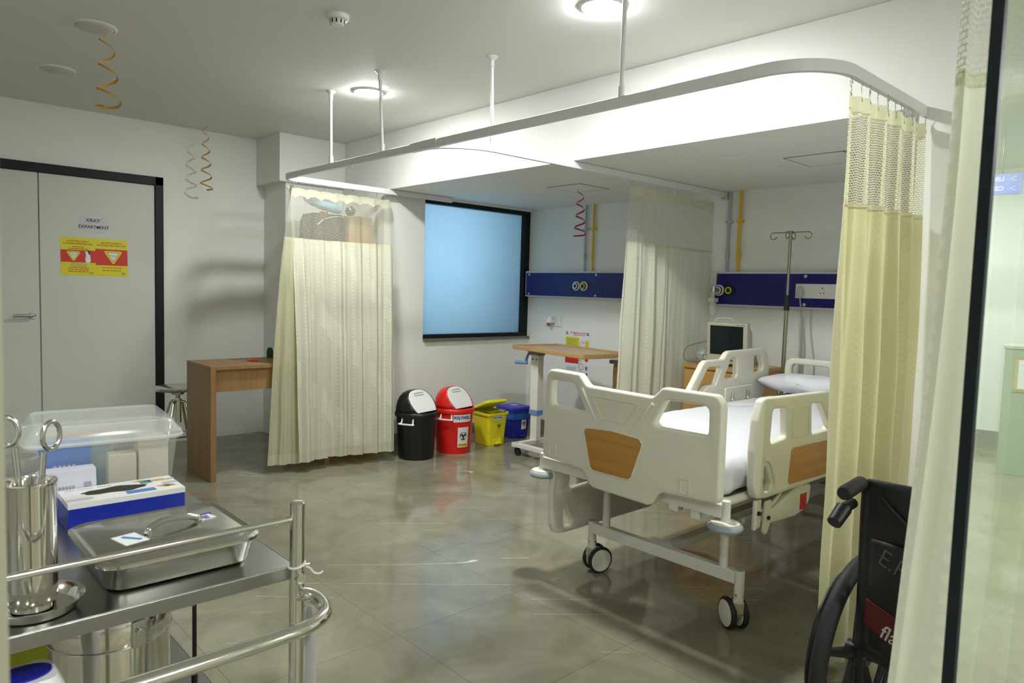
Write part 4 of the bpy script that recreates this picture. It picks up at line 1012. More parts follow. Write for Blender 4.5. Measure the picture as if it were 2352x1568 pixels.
# ------------------------------------------------------------------ notices on the door
xr = thing('door_notice', 'white paper notice lettered XRAY DEPARTMENT on the door', 'notice', (1.294, 5.995, 1.70))
MD = basis((1.294, 5.9955, 1.70), (1, 0, 0), (-.02, 0, 1), (0, -1, 0))
MB(MD).prism(rect(.172, .115), .001, Matrix.Identity(4)).build('sheet', mat('grey_paper', (.56, .56, .60), .4), xr, smooth=False)
text('lettering', 'XRAY', .036, INK, xr, MD @ Matrix.Translation((-.003, .026, .0012)), bold=.012); text('lettering', 'DEPARTMENT', .033, INK, xr, MD @ Matrix.Translation((.002, -.022, .0012)), bold=.010, sx=.95)
random.seed(11)
m = MB(MD)
for k in range(8):
    x, y = (-.02+.013*k, .052) if k < 6 else (.082, .045-.018*(k-6)); m.prism(rect(.007, .004, x, y), .0014, Matrix.Identity(4))
m.build('tape_glints', WHITE, xr, smooth=False)
def rad_poster(cx, w, z0, z1, b0, b1, label, preg):
    t = thing('radiation_poster', label, 'warning poster', (cx, 5.995, (z0+z1)/2), 'radiation warning posters on the door')
    cz = (z0+z1)/2; M = basis((cx, 5.9955, cz), (1, 0, 0), (-.012, 0, 1), (0, -1, 0))
    MB(M).prism(rect(w, z1-z0), .0012, Matrix.Identity(4)).build('sheet', PYEL, t, smooth=False)
    F = lambda x, y, z=.0012: M @ Matrix.Translation((x, y, z))
    flat('red_band', rect(w, b1-b0, 0, (b0+b1)/2-cz), PRED, t, M, z=.0012)
    bc = (b0+b1)/2-cz; bh = b1-b0; tx = -.03 if preg else .01; s = bh*.46
    tri = lambda k, dy=0: rpoly([(tx-s*1.22*k, bc+s*.88*k+dy), (tx+s*1.22*k, bc+s*.88*k+dy), (tx, bc-s*1.02*k+dy)], .012*k)
    flat('yellow_triangle', tri(1), PYEL, t, M, z=.0018); flat('green_line', tri(.66, s*.1), PGRN, t, M, z=.0024); flat('white_triangle', tri(.60, s*.1), PAPER, t, M, z=.0030)
    m = MB(F(tx, bc+s*.22, .0036)); r_ = s*.16
    ring = [(r_*math.cos(2*PI*k/20), r_*math.sin(2*PI*k/20)) for k in range(20)]
    for k in range(20): m.prism([ring[k], ring[(k+1) % 20], tuple(Vector(ring[(k+1) % 20])*.72), tuple(Vector(ring[k])*.72)], .0004, Matrix.Identity(4))
    for sg in (-1, 1): m.prism(rect(s*.34, s*.035, sg*s*.34, 0), .0004, Matrix.Identity(4)); m.prism(rect(s*.20, s*.035, sg*s*.38, s*.06), .0004, Matrix.Identity(4))
    m.build('tube_emblem', GREY, t, smooth=False)
    if preg:
        fx = .062; fy = bc
        m = MB(F(fx, fy, .0018)); m.prism(rpoly([(-.012, .022), (.004, .026), (.014, .012), (.018, -.028), (.012, -.045), (-.012, -.045), (-.018, -.026), (-.015, -.006)], .006), .0005, Matrix.Identity(4)); m.prism(circ(.011, 16, -.006, .030), .0006, Matrix.Identity(4)); m.build('figure_print', PAPER, t, smooth=False)
        m = MB(F(fx, fy, .0026)); m.prism(rpoly([(-.014, .044), (.006, .046), (.013, .030), (.012, .014), (.004, .020), (0, .036)], .003), .0005, Matrix.Identity(4)); m.build('hair_print', INK, t, smooth=False)
    hi = (z1-cz)
    text('lettering', 'RADIATION AREA !!', .0155, PORG, t, F(0, hi-.030), bold=.03); text('lettering', 'AUTHORISED PERSONNEL ONLY', .0155, PORG, t, F(0, hi-.048), bold=.03, sx=.85)
    m = MB(F(0, 0)); random.seed(9 if preg else 4)
    def words_(y, wd, h):
        x = -wd/2
        while x < wd/2:
            l = random.uniform(.010, .026); m.prism(rect(min(l, wd/2-x), h, x+min(l, wd/2-x)/2, y), .0004, Matrix.Identity(4)); x += l+.004
    if preg: words_(hi-.070, .07, .006); words_(hi-.084, .12, .006)
    lo_ = z0-cz
    for k in range(3 if preg else 2): words_(lo_+(.056 if preg else .062)-(.014 if preg else .02)*k, .13, .0055)
    m.build('red_small_print', PORG, t, smooth=False)
    if preg:
        m = MB(F(0, 0))
        for k in range(3): words_(b0-cz-.010-.010*k, .10, .004)
        m.build('black_small_print', GREY, t, smooth=False)
    m = MB(F(0, 0))
    for k in range(3): m.prism(rect(.032-.004*k, .003, w/2-.03, lo_+.026-.006*k), .0004, Matrix.Identity(4))
    m.build('green_small_print', PGRN, t, smooth=False)
rad_poster(1.1935, .223, 1.320, 1.598, 1.416, 1.505, 'yellow radiation warning poster with a red band and pregnant figure', True)
rad_poster(1.4125, .215, 1.322, 1.597, 1.402, 1.521, 'yellow radiation warning poster with one large triangle and no figure', False)

# ------------------------------------------------------------------ desk
dk = thing('desk', 'plain brown wooden desk against the wall beside the door', 'desk', (1.652, 4.63, 0))
DM_ = Matrix.Translation((1.652, 4.63, 0))
MB(DM_).box(0, .85, 0, .45, .732, .758).build('desktop', DESKW, dk, bevel=.002)
MB(DM_).box(0, .036, .0, .45, 0, .732).build('side_panel', DESKW, dk, bevel=.002)
MB(DM_).box(.814, .85, .0, .45, 0, .732).build('side_panel', DESKW, dk, bevel=.002)
MB(DM_).box(.036, .814, .03, .048, .585, .732).build('apron', DESKW, dk, bevel=.001)
scs = thing('scissors', 'orange-handled scissors lying on the brown desk', 'scissors', (2.02, 4.90, .76))
MS = Matrix.Translation((2.03, 4.84, .7590)) @ Matrix.Rotation(math.radians(-24), 4, 'Z')
m = MB(MS)
for s in (-1, 1): m.tube([(-.005+.026*math.cos(q), s*.016+.014*math.sin(q), .006) for q in [2*PI*k/20 for k in range(20)]], .0055, 8, closed=True)
m.box(-.045, -.02, -.02, .02, .001, .011); m.build('handles', mat('orange_red_plastic', (.70, .06, .01), .4), scs)
m = MB(MS); m.prism([(-.04, -.008), (-.12, -.002), (-.12, .001), (-.04, .010)], .003, Matrix.Translation((0, 0, .003))); m.build('blades', STEEL, scs)
MB(MS).cyl((-.05, 0, .002), (-.05, 0, .009), .004, seg=10).build('pivot', BLACK, scs)
tag(MB().lathe([(.022, .7585), (.024, .80), (.018, .825), (.010, .832)], (2.222, 5.03, 0), 20).build('green_bottle', mat('dark_green', (.005, .06, .03), .4), origin=(2.222, 5.03, .76)), 'dark green bottle on the desk, peeping out beside the curtain', 'bottle')
# ------------------------------------------------------------------ stool
st = thing('stool', 'round steel revolving stool between the door and the desk', 'stool', (1.70, 5.50, 0))
C = (1.715, 5.47)
MB(Matrix.Translation((*C, 0))).lathe([(.001, .498), (.150, .500), (.158, .508), (.160, .522), (.150, .530), (.001, .531)], seg=44).build('seat', STEEL, st)
m = MB(); m.cyl((*C, .28), (*C, .5), .016); m.cyl((*C, .47), (*C, .499), .045); m.build('spindle', DULL, st)
m = MB(); m.cyl((*C, .26), (*C, .44), .026); m.build('hub', CHROME, st)
for k in range(4):
    q = math.radians(45+90*k); d = Vector((math.cos(q), math.sin(q), 0)); o = Vector((*C, 0))
    m = MB(); m.tube(spline([o+d*.02+Vector((0, 0, .42)), o+d*.055+Vector((0, 0, .41)), o+d*.075+Vector((0, 0, .36)), o+d*.19+Vector((0, 0, .008))], 6), .010, 10); m.build('leg', CHROME, st)
m = MB(); m.tube([(C[0]+.13*math.cos(2*PI*k/32), C[1]+.13*math.sin(2*PI*k/32), .17) for k in range(32)], .007, 8, closed=True); m.build('foot_ring', CHROME, st)

# ------------------------------------------------------------------ cupboard behind the curtain and what lies on it
cu = thing('cupboard', 'wooden cupboard standing behind the curtain beside the window', 'cupboard', (2.75, 5.100, 0))
MB().box(2.56, 3.06, 4.900, 5.400, .04, 1.42).build('carcass', CABW, cu, bevel=.003)
MB().box(2.58, 3.04, 4.920, 5.380, 0, .04).build('plinth', DESKW, cu)
for x0, x1 in ((2.57, 2.807), (2.813, 3.05)):
    o = MB().box(x0, x1, 4.882, 4.900, .06, 1.41).build('door', CABW, cu, bevel=.002)
    kx = x1-.03 if x0 < 2.7 else x0+.03; MB().cyl((kx, 4.882, .8), (kx, 4.865, .8), .010).build('knob', STEEL, o)
bg = thing('black_bag', 'black zipped bag on the cupboard, behind the curtain net', 'bag', (2.685, 5.13, 1.42))
def bag_ring(z, k): return [Vector((2.685+a*k, 5.13+b*k, z)) for a, b in rpoly(rect(.29, .27), .05, 5)]
m = MB(); m.quad_ring([bag_ring(1.422, .92), bag_ring(1.45, 1), bag_ring(1.62, 1.0), bag_ring(1.80, .96), bag_ring(1.85, .84)]); m.build('bag_body', mat('black_nylon', (.016, .016, .018), .6), bg, sharp=60)
m = MB(); m.tube(spline([(2.58, 4.998, 1.76), (2.63, 4.993, 1.805), (2.72, 4.993, 1.83), (2.79, 4.998, 1.835)], 6), .004, 6); m.build('zip', LGREY, bg)
m = MB(); m.box(2.60, 2.66, 4.99, 5.003, 1.80, 1.86); m.build('brown_tag', mat('brown_leather', (.22, .06, .02), .5), bg, bevel=.003)
ct = thing('carton', 'brown cardboard carton beside the black bag on the cupboard', 'carton', (2.945, 5.13, 1.42))
CARD = mat('cardboard', (.46, .31, .14), .75)
MB().box(2.838, 3.05, 4.99, 5.26, 1.422, 1.85).build('carton_body', CARD, ct, bevel=.003)
MB().box(2.937, 2.951, 4.988, 5.26, 1.60, 1.8515).build('flap_seam', mat('carton_tape', (.36, .23, .10), .6), ct)
pq = MB(Matrix.Translation((2.685, 5.12, 1.93)) @ Matrix.Rotation(math.radians(15), 4, 'Y') @ Matrix.Rotation(math.radians(10), 4, 'X'))
pq.ellipsoid((0, 0, 0), .15, .12, .042, 28, 14, .7)
tag(pq.build('blue_cushion', mat('pale_blue_quilt', (.22, .52, .68), .7), origin=(2.685, 5.12, 1.89)), 'pale blue cushion lying aslant on top of the black bag', 'cushion')
BC = Vector((2.885, 5.05, 1.893))
bl = thing('ball', 'dark speckled ball sitting on the carton', 'ball', (BC.x, BC.y, 1.851))
m = MB(); m.ellipsoid(BC, .041, .041, .041, 24, 14); m.build('shell', mat('dark_speckle', (.02, .02, .03), .3), bl)
for k in range(6):
    q = random.uniform(PI, 2*PI); w = random.uniform(-.6, .8); d = Vector((math.cos(q)*math.cos(w), math.sin(q)*math.cos(w), math.sin(w))); c = BC+d*.041
    m = MB(); m.cyl(c-d*.002, c+d*.001, .006, seg=8); m.build('pale_dot', WHITE, bl)
# ------------------------------------------------------------------ instrument trolley
tr = thing('instrument_trolley', 'stainless steel instrument trolley with a guard rail and curved push handle', 'trolley', (.3, 1.55, 0))
X0, X1, Y0, Y1 = -.08, .562, 1.165, 2.02
SHF = mat('shelf_steel', (.40, .40, .385), .28, metal=1, var=.06, vscale=30)
def shelf(z, nm, m_):
    m = MB(); m.box(X0, X1, Y0, Y1, z-.004, z)
    m.box(X0, X1, Y0-.004, Y0, z-.024, z); m.box(X0, X1, Y1, Y1+.004, z-.024, z); m.box(X1, X1+.003, Y0-.004, Y1+.004, z-.024, z); m.box(X0-.003, X0, Y0-.004, Y1+.004, z-.024, z)
    return m.build(nm, m_, tr, bevel=.002)
shelf(.80, 'top_shelf', SHF); shelf(.40, 'lower_shelf', SHF)
PX, PY = .562, 1.155
for x, y, zt in ((PX, PY, .912), (X0, PY, .912), (PX-.004, Y1+.012, .80), (X0, Y1+.012, .80)):
    m = MB(); m.cyl((x, y, .09), (x, y, zt), .0128, seg=28); o = m.build('post', CHROME, tr)
    m = MB(); m.lathe([(.0135, zt), (.0135, zt+.003), (.011, zt+.0055), (.001, zt+.006)], (x, y, 0), 28); m.build('end_cap', CHROME, o)
    m = MB(); m.cyl((x, y, .06), (x, y, .09), .014); m.box(x-.012, x+.012, y-.035, y+.012, .035, .065); c = m.build('caster', GREY, tr, bevel=.002)
    m = MB(); m.cyl((x-.011, y-.02, .035), (x+.011, y-.02, .035), .035, seg=28); m.build('wheel', RUBBER, c)
m = MB(); m.tube([(X0, PY, .888), (PX, PY, .888)], .0056, 16); m.build('guard_rail', CHROME, tr)
m = MB(); m.cyl((PX, PY-.018, .782), (PX, PY+.006, .782), .009, seg=20); m.cyl((PX+.006, PY, .80), (PX+.022, PY, .80), .006, seg=12); m.build('shelf_bolt', CHROME, tr)
m = MB(); m.tube(spline([(PX, PY-.008, .752), (PX+.016, PY-.022, .750), (PX+.022, PY-.05, .746), (PX+.010, PY-.085, .742), (PX-.03, PY-.108, .74), (PX-.10, PY-.115, .74), (PX-.3, PY-.116, .74), (PX-.5, PY-.116, .74), (X0-.02, PY-.10, .74), (X0-.02, PY-.03, .745), (X0, PY-.008, .75)], 8), .0118, 20); m.build('push_handle', CHROME, tr)

# instrument tray with lid
ty = thing('instrument_tray', 'lidded stainless steel instrument tray on the trolley behind the guard rail', 'tray', (.39, 1.33, .80))
def rr(x0, x1, y0, y1, z, r): return [Vector((a, b, z)) for a, b in rpoly([(x0, y0), (x1, y0), (x1, y1), (x0, y1)], r, 6)]
TX0, TX1, TY0, TY1 = .262, .524, 1.205, 1.455
m = MB(); m.quad_ring([rr(TX0+.022, TX1-.022, TY0+.022, TY1-.022, .802, .03), rr(TX0+.016, TX1-.016, TY0+.016, TY1-.016, .806, .035), rr(TX0+.008, TX1-.008, TY0+.008, TY1-.008, .842, .04), rr(TX0, TX1, TY0, TY1, .845, .045), rr(TX0, TX1, TY0, TY1, .848, .045)]); m.build('pan', CHROME, ty, sharp=60)
LID = mat('lid_steel', (.58, .58, .55), .2, metal=1, var=.05, vscale=20)
m = MB(); m.quad_ring([rr(TX0-.002, TX1+.002, TY0-.002, TY1+.002, .848, .045), rr(TX0-.002, TX1+.002, TY0-.002, TY1+.002, .852, .045), rr(TX0+.004, TX1-.004, TY0+.004, TY1-.004, .8555, .042), rr(TX0+.012, TX1-.012, TY0+.012, TY1-.012, .8525, .038), rr(TX0+.020, TX1-.020, TY0+.020, TY1-.020, .8565, .034), rr(TX0+.10, TX1-.10, TY0+.10, TY1-.10, .8572, .01)]); ld = m.build('lid', LID, ty, sharp=40)
hm = MB(); hm.tube(spline([(.362, 1.322, .8575), (.366, 1.322, .866), (.392, 1.326, .874), (.425, 1.330, .872), (.452, 1.333, .864), (.455, 1.333, .8575)], 6), [.006]*26+[.006]*5, 10)
for v in hm.bm.verts: v.co.y = 1.327+(v.co.y-1.327)*1.5
hm.build('lid_handle', CHROME, ld)
MB(Matrix.Translation((.332, 1.308, .8568)) @ Matrix.Rotation(math.radians(12), 4, 'Z')).box(-.020, .020, -.026, .026, 0, .001).build('paper_label', PAPER, ld, smooth=False)
MB(Matrix.Translation((.334, 1.308, .858)) @ Matrix.Rotation(math.radians(-50), 4, 'Z')).box(-.018, .018, -.003, .003, 0, .0008).build('blue_stroke', mat('label_blue', (.05, .25, .6), .5), ld, smooth=False)
MB(Matrix.Translation((.470, 1.352, .8568)) @ Matrix.Rotation(math.radians(14), 4, 'Z')).box(-.015, .015, -.016, .016, 0, .001).build('name_sticker', PAPER, ld, smooth=False)
MB(Matrix.Translation((.474, 1.366, .8576)) @ Matrix.Rotation(math.radians(14), 4, 'Z')).box(-.015, .015, -.003, .003, 0, .0008).build('sticker_edge', BPRINT, ld, smooth=False)
m = MB(Matrix.Translation((.469, 1.349, .858)) @ Matrix.Rotation(math.radians(14), 4, 'Z'))
for k in range(3): m.prism(rect(.018-.004*k, .004, 0, .004-.007*k), .0004, Matrix.Identity(4))
m.build('sticker_print', BPRINT, ld, smooth=False)

# forceps jar standing in a round dish
ds = tag(MB().lathe([(.046, .8005), (.052, .802), (.060, .814), (.064, .818), (.0645, .820), (.058, .816), (.050, .805), (.001, .8045)], (.184, 1.236, 0), 44).build('steel_dish', CHROME, origin=(.184, 1.236, .80)), 'shallow round steel dish under the forceps jar', 'dish')
jr = thing('forceps_jar', 'tall cylindrical steel jar standing in a round dish', 'jar', (.182, 1.24, .806))
m = MB(); JX, JY = .181, 1.24
m.lathe([(.027, .8055), (.030, .807), (.0325, .83), (.033, .992), (.0345, .996), (.034, .998), (.031, .992), (.0305, .84), (.001, .838)], (JX, JY, 0), 40); m.build('jar_body', CHROME, jr)
fc = thing('sponge_forceps', 'steel ring-handled forceps standing in the steel jar', 'forceps', (JX, JY, .84))
for s, ax in ((-1, .176), (1, .212)):
    top = Vector((JX+s*.018, JY+.005, 1.062 if s < 0 else 1.050)); bot = Vector((JX+s*.004, JY, .85))
    m = MB(); m.tube([bot, bot.lerp(top, .6), top-Vector((0, 0, .012))], [.0035, .0045, .0045], 10)
    c = top+Vector((s*.010, 0, .012)); e1 = Vector((.8, .6, 0)).normalized() if s > 0 else Vector((.9, -.43, 0)).normalized()
    m.tube([c+e1*.016*math.cos(2*PI*k/24)+Vector((0, 0, .021*math.sin(2*PI*k/24))) for k in range(24)], .0035, 10, closed=True)
    m.build('ring_handle', STEEL, fc)
MB().cyl((JX-.006, JY, .90), (JX+.006, JY, .90), .006).build('pivot', STEEL, fc)

# dark bottle at the trolley's end
bt = thing('dispenser_bottle', 'white-labelled bottle with a black band standing beside the forceps jar', 'bottle', (.135, 1.36, .80))
m = MB(); m.lathe([(.028, .8005), (.031, .804), (.031, .935), (.026, .955), (.014, .968), (.014, .985)], (.135, 1.36, 0), 32); m.build('bottle_body', mat('smoky_bottle', (.05, .045, .04), .25), bt)
m = MB(); m.lathe([(.0315, .815), (.0317, .816), (.0317, .885), (.0315, .886)], (.135, 1.36, 0), 32, cap=False); m.build('white_label', PAPER, bt)
m = MB(); m.lathe([(.0165, .978), (.0165, 1.01), (.012, 1.016), (.001, 1.017)], (.135, 1.36, 0), 24); m.build('cap', mat('orange_cap', (.80, .30, .06), .4), bt)
gj = thing('glass_jar', 'small glass jar with a grey lid behind the forceps jar', 'jar', (.215, 1.60, .80))
m = MB(); m.lathe([(.034, .8005), (.037, .805), (.037, .91), (.03, .93), (.03, .94)], (.215, 1.60, 0), 32); m.build('jar_body', mat('jar_glass', (.65, .68, .64), .08, var=0, alpha=.35), gj)
m = MB(); m.lathe([(.034, .932), (.034, .955), (.03, .960), (.001, .961)], (.215, 1.60, 0), 32); m.build('lid', GREY, gj)

# glove box and carton -----------------------------------------------------------
gb = thing('glove_box', 'white and blue glove box with a torn opening, on the trolley', 'glove box', (.41, 1.63, .80))
GM = Matrix.Translation((.398, 1.572, .8005)) @ Matrix.Rotation(math.radians(-1), 4, 'Z')
GH = .058
m = MB(GM); m.box(-.108, .108, 0, .115, 0, GH); m.build('box_body', mat('carton_blue', (.012, .028, .36), .35), gb, bevel=.001)
m = MB(GM); m.box(-.1085, .1085, -.0005, .1155, GH-.010, GH+.001); m.build('white_top', PAPER, gb, smooth=False)
m = MB(GM @ Matrix.Translation((-.012, .062, GH+.001))); random.seed(21)
m.prism([((.060+.004*math.sin(9*q))*math.cos(q), (.022+.004*math.sin(5*q+1))*math.sin(q)) for q in [2*PI*k/40 for k in range(40)]], .0006, Matrix.Identity(4)); m.build('torn_opening', mat('box_inside', (.03, .026, .015), .8), gb, smooth=False)
TP = lambda x, y: GM @ Matrix.Translation((x, y, GH+.0012))
for nm, c, polys in (('teal_print', (.05, .30, .26), [rect(.022, .020, .052, .086)]), ('blue_print', (.10, .22, .55), [rect(.055, .022, .028, .022)]), ('hand_print', (.62, .40, .24), [[(.05, .095), (.09, .10), (.10, .08), (.065, .082)], [(.06, .04), (.085, .05), (.098, .036), (.075, .026)], [(.03, .10), (.05, .108), (.058, .10), (.04, .094)]]), ('orange_print', (.65, .16, .03), [[(.072, .04), (.092, .034), (.10, .028), (.08, .026)]]), ('pale_blue_print', (.35, .55, .60), [rect(.03, .014, .094, .058), rect(.012, .012, .104, .088)])):
    pm_ = mat(nm, c, .5)
    for p in polys: MB(TP(0, 0)).prism(p, .0005, Matrix.Identity(4)).build(nm, pm_, gb, smooth=False)
m = MB(TP(0, 0))
for x_, w_ in ((-.088, .018), (-.060, .030), (-.025, .026)): m.prism(rect(w_, .005, x_, .100), .0004, Matrix.Identity(4))
m.build('title_print', LGREY, gb, smooth=False)
m = MB(TP(0, 0))
for k in range(3): m.prism(rect(.05, .0018, -.085, .018+.005*k), .0004, Matrix.Identity(4))
m.build('small_print', LGREY, gb, smooth=False)
FG = GM @ basis((-.005, -.0006, .012), (1, 0, 0), (0, 0, 1), (0, -1, 0))
m = MB(FG)
for x_, w_ in ((.010, .010), (.024, .012), (.038, .008)): m.prism(rect(w_, .006, x_, 0), .0004, Matrix.Identity(4))
m.build('white_print', WHITE, gb, smooth=False); flat('green_mark', rect(.010, .008, -.008, .002), mat('leaf_green', (.15, .45, .08), .5), gb, FG)
wb = thing('medicine_carton', 'small white printed carton between the jar and the glove box', 'carton', (.305, 1.70, .80))
WM = Matrix.Translation((.312, 1.693, .8005)) @ Matrix.Rotation(math.radians(-4), 4, 'Z')
MB(WM).box(-.055, .052, 0, .040, 0, .098).build('carton_body', mat('lavender_white', (.66, .66, .76), .45), wb, bevel=.001)
m = MB(WM @ basis((0, -.0008, 0), (1, 0, 0), (0, 0, 1), (0, -1, 0)))
for k in range(6): m.prism(rect(.004, .030, -.02+.006*k, .05), .0004, Matrix.Identity(4))
m.prism(rect(.014, .03, .036, .055), .0004, Matrix.Identity(4)); m.build('print', mat('grey_violet_print', (.35, .33, .45), .5), wb, smooth=False)

# lidded clear storage box -------------------------------------------------------------
sb = thing('storage_box', 'clear lidded plastic storage box of dressings on the trolley', 'storage box', (.43, 1.87, .80))
SM = Matrix.Translation((.412, 1.865, .8005)) @ Matrix.Rotation(math.radians(-6), 4, 'Z')
BOXP = mat('frosted_clear_plastic', (.88, .9, .9), .12, var=0, alpha=.20, spec=.7)
LIDP = mat('frosted_lid_plastic', (.9, .92, .92), .15, var=0, alpha=.32, spec=.8)
def sr(k, z, r=.035, w=.150, d=.125): return [Vector((a, b, z)) for a, b in rpoly(rect(2*w*k, 2*d*k), r, 6)]
m = MB(SM); m.quad_ring([sr(.86, .001), sr(.89, .006), sr(.985, .138), sr(1.0, .139), sr(1.0, .146)], cap=False)
bmesh.ops.contextual_create(m.bm, geom=[v for v in m.bm.verts if abs(v.co.z-.001) < 1e-5]); m.build('tub', BOXP, sb, sharp=50)
m = MB(SM); m.quad_ring([sr(1.045, .136, .04), sr(1.05, .142, .04), sr(1.045, .152, .04), sr(1.0, .155, .038), sr(.985, .160, .036), sr(.93, .176, .034), sr(.90, .180, .032), sr(.86, .176, .03), sr(.3, .176, .01)]); m.build('lid', LIDP, sb, sharp=30)
m = MB(SM); m.tube([Vector((p.x, p.y, p.z)) for p in sr(1.05, .142, .04)], .0035, 6, closed=True); m.build('lid_lip', LIDP, sb)
GZ = mat('gauze_roll', (.70, .64, .49), .85); DRB = mat('dressing_blue', (.03, .20, .75), .4)
def in_box(nm, label, cat, x, y, fn, m_, group=None):
    o = tag(fn(MB(SM @ Matrix.Translation((x, y, .004)))).build(nm, m_, origin=tuple((SM @ Vector((x, y, .004)))), bevel=.004), label, cat, group); return o
in_box('gauze_pack', 'tall cream gauze pack in the storage box, against its end wall', 'gauze pack', .100, -.055, lambda m: m.box(-.034, .030, -.03, .03, 0, .128), GZ, 'gauze packs in the storage box')
in_box('gauze_pack', 'shorter cream gauze pack with a violet edge in the storage box', 'gauze pack', .034, -.070, lambda m: m.box(-.030, .028, -.02, .02, 0, .098), GZ, 'gauze packs in the storage box')
in_box('gauze_pack', 'small crumpled cream gauze pack low in the middle of the storage box', 'gauze pack', -.04, -.075, lambda m: m.box(-.022, .022, -.015, .015, 0, .05), GZ, 'gauze packs in the storage box')
bx = thing('dressing_carton', 'bright blue printed dressing carton inside the storage box', 'carton', tuple(SM @ Vector((-.075, .0, .004))))
m = MB(SM @ Matrix.Translation((-.078, .0, .004))); m.box(-.045, .055, -.03, .02, 0, .125); m.build('carton_body', DRB, bx, bevel=.001)
m = MB(SM @ Matrix.Translation((-.078, -.031, .004))); m.box(-.0452, -.028, -.0006, .001, 0, .07); m.build('violet_band', mat('violet_print', (.10, .06, .40), .4), bx)
m = MB(SM @ Matrix.Translation((-.078, -.031, .004)))
for k in range(5): m.box(-.018+.009*k, -.013+.009*k, -.0006, .001, .058, .072)
m.build('white_print', PAPER, bx)
pc = MB(SM @ Matrix.Translation((-.01, .05, .004))); pc.box(-.035, .04, -.02, .02, 0, .11)
tag(pc.build('swab_pack', mat('pale_green_film', (.45, .56, .52), .4), origin=tuple(SM @ Vector((-.01, .05, .004))), bevel=.008), 'pale green film pack standing behind the gauze in the storage box', 'swab pack')
pn = MB(SM @ Matrix.Translation((-.03, .085, .118))); pn.cyl((-.08, 0, 0), (.06, 0, .008), .004, seg=10)
tag(pn.build('orange_stick', mat('orange_pencil', (.70, .32, .04), .4), origin=tuple(SM @ Vector((-.03, .085, .118)))), 'orange stick lying across the top of the packs in the storage box', 'stick')

# lower shelf -----------------------------------------------------------------------
dr_ = thing('dressing_drum', 'shiny steel sterilising drum on the lower trolley shelf', 'drum', (.315, 1.40, .40))
DX, DY = .322, 1.40
m = MB(); m.lathe([(.093, .4005), (.097, .405), (.097, .690)], (DX, DY, 0), 56); m.build('drum_body', CHROME, dr_)
m = MB(); m.lathe([(.0985, .668), (.0995, .672), (.0995, .712), (.096, .720), (.001, .724)], (DX, DY, 0), 56, cap=False); m.build('lid', CHROME, dr_)
m = MB(); m.tube([(DX+.099*math.cos(2*PI*k/56), DY+.099*math.sin(2*PI*k/56), .668) for k in range(56)], .0018, 8, closed=True); m.build('seam_ring', STEEL, dr_)
q = math.atan2(-.72, .15); d = Vector((math.cos(q), math.sin(q), 0)); c = Vector((DX, DY, .695))+d*.098
m = MB(); m.box(-.012, .012, -.004, .006, -.03, .018, basis(c, (-d.y, d.x, 0), d, (0, 0, 1))); m.cyl(c+d*.004, c+d*.012, .007); m.build('latch', STEEL, dr_, bevel=.002)
bs = thing('yellow_basket', 'yellow-green plastic basket on the lower trolley shelf', 'basket', (.225, 1.80, .40))
BK = mat('lime_plastic', (.42, .46, .03), .4)
B0 = Matrix.Translation((.225, 1.80, .401))
bk = lambda k, z: [Vector((a, b, z)) for a, b in rpoly(rect(.19*k, .24*k), .03, 5)]
m = MB(B0); m.quad_ring([bk(.84, 0), bk(.86, .004), bk(.985, .170), bk(1.07, .172), bk(1.07, .182), bk(.97, .182), bk(.83, .006), bk(.1, .006)]); m.build('basket_body', BK, bs, sharp=40)
m = MB(B0)
for x in (-.03, .03): m.tube(spline([(x-.0, -.125, .178), (x, -.10, .215), (x, .10, .215), (x, .125, .178)], 6), .006, 8)
m.build('carry_straps', BK, bs)
tb = thing('wipes_tub', 'white tub with a blue oval lid on the lower trolley shelf', 'tub', (.165, 1.215, .40))
TM = Matrix.Translation((.165, 1.222, .40))
m = MB(TM); m.quad_ring([[Vector((a, b, z)) for a, b in rpoly(rect(.100*k, .090*k), .022, 5)] for z, k in ((.001, .92), (.20, 1), (.295, .97), (.312, .80))]); m.build('tub_body', WHITEP, tb, sharp=50)
m = MB(TM); m.prism([((.036)*math.cos(2*PI*k/36), .026*math.sin(2*PI*k/36)) for k in range(36)], .003, Matrix.Translation((0, 0, .312))); m.build('oval_lid', mat('lid_blue', (.01, .015, .30), .35), tb)
pk = thing('black_rod', 'thin black rod with red lettering standing on the lower trolley shelf', 'rod', (.535, 1.60, .40))
MB().cyl((.535, 1.60, .445), (.535, 1.60, .764), .0048, seg=14).build('shaft', BLACK, pk)
MB().cyl((.535, 1.60, .4005), (.535, 1.60, .447), .0070, seg=14).build('tip', BLACK, pk)
text('lettering', 'Nappro', .014, mat('rod_print', (.55, .30, .30), .5), pk, basis((.531, 1.5952, .60), (0, 0, -1), (.80, -.6, 0)), bold=.02)
m = MB(); m.tube(spline([(PX+.012, PY-.004, .800), (PX+.022, PY-.006, .793), (PX+.030, PY-.008, .783), (PX+.040, PY-.009, .780), (PX+.046, PY-.009, .783)], 6), .0016, 8)
m.tube([(PX+.0145*math.cos(2*PI*k/20), PY+.0145*math.sin(2*PI*k/20), .803+.003*math.cos(2*PI*k/20)) for k in range(20)], .0016, 6, closed=True)
tag(m.build('white_string', WHITEP, origin=(PX, PY, .80)), 'white string tied round the trolley corner post', 'string')
def clothfn(u, v):
    z = .715-.34*v; w = .012+.035*v; a = (u-.5)*2*w
    return Vector((PX+.022+a*.72+.004*math.sin(14*u+5*v), PY+.016-a*.3+.006*math.sin(11*u+4*v), z-.01*math.sin(5*u)*v))
m = MB(); m.grid(clothfn, 24, 24); cl = m.build('hanging_cloth', mat('grey_film', (.50, .50, .50), .35), origin=(PX+.03, PY+.02, .38), sharp=180); tag(cl, 'limp grey plastic bag hanging from the trolley corner post', 'plastic bag')
so = cl.modifiers.new('thick', 'SOLIDIFY'); so.thickness = .0012

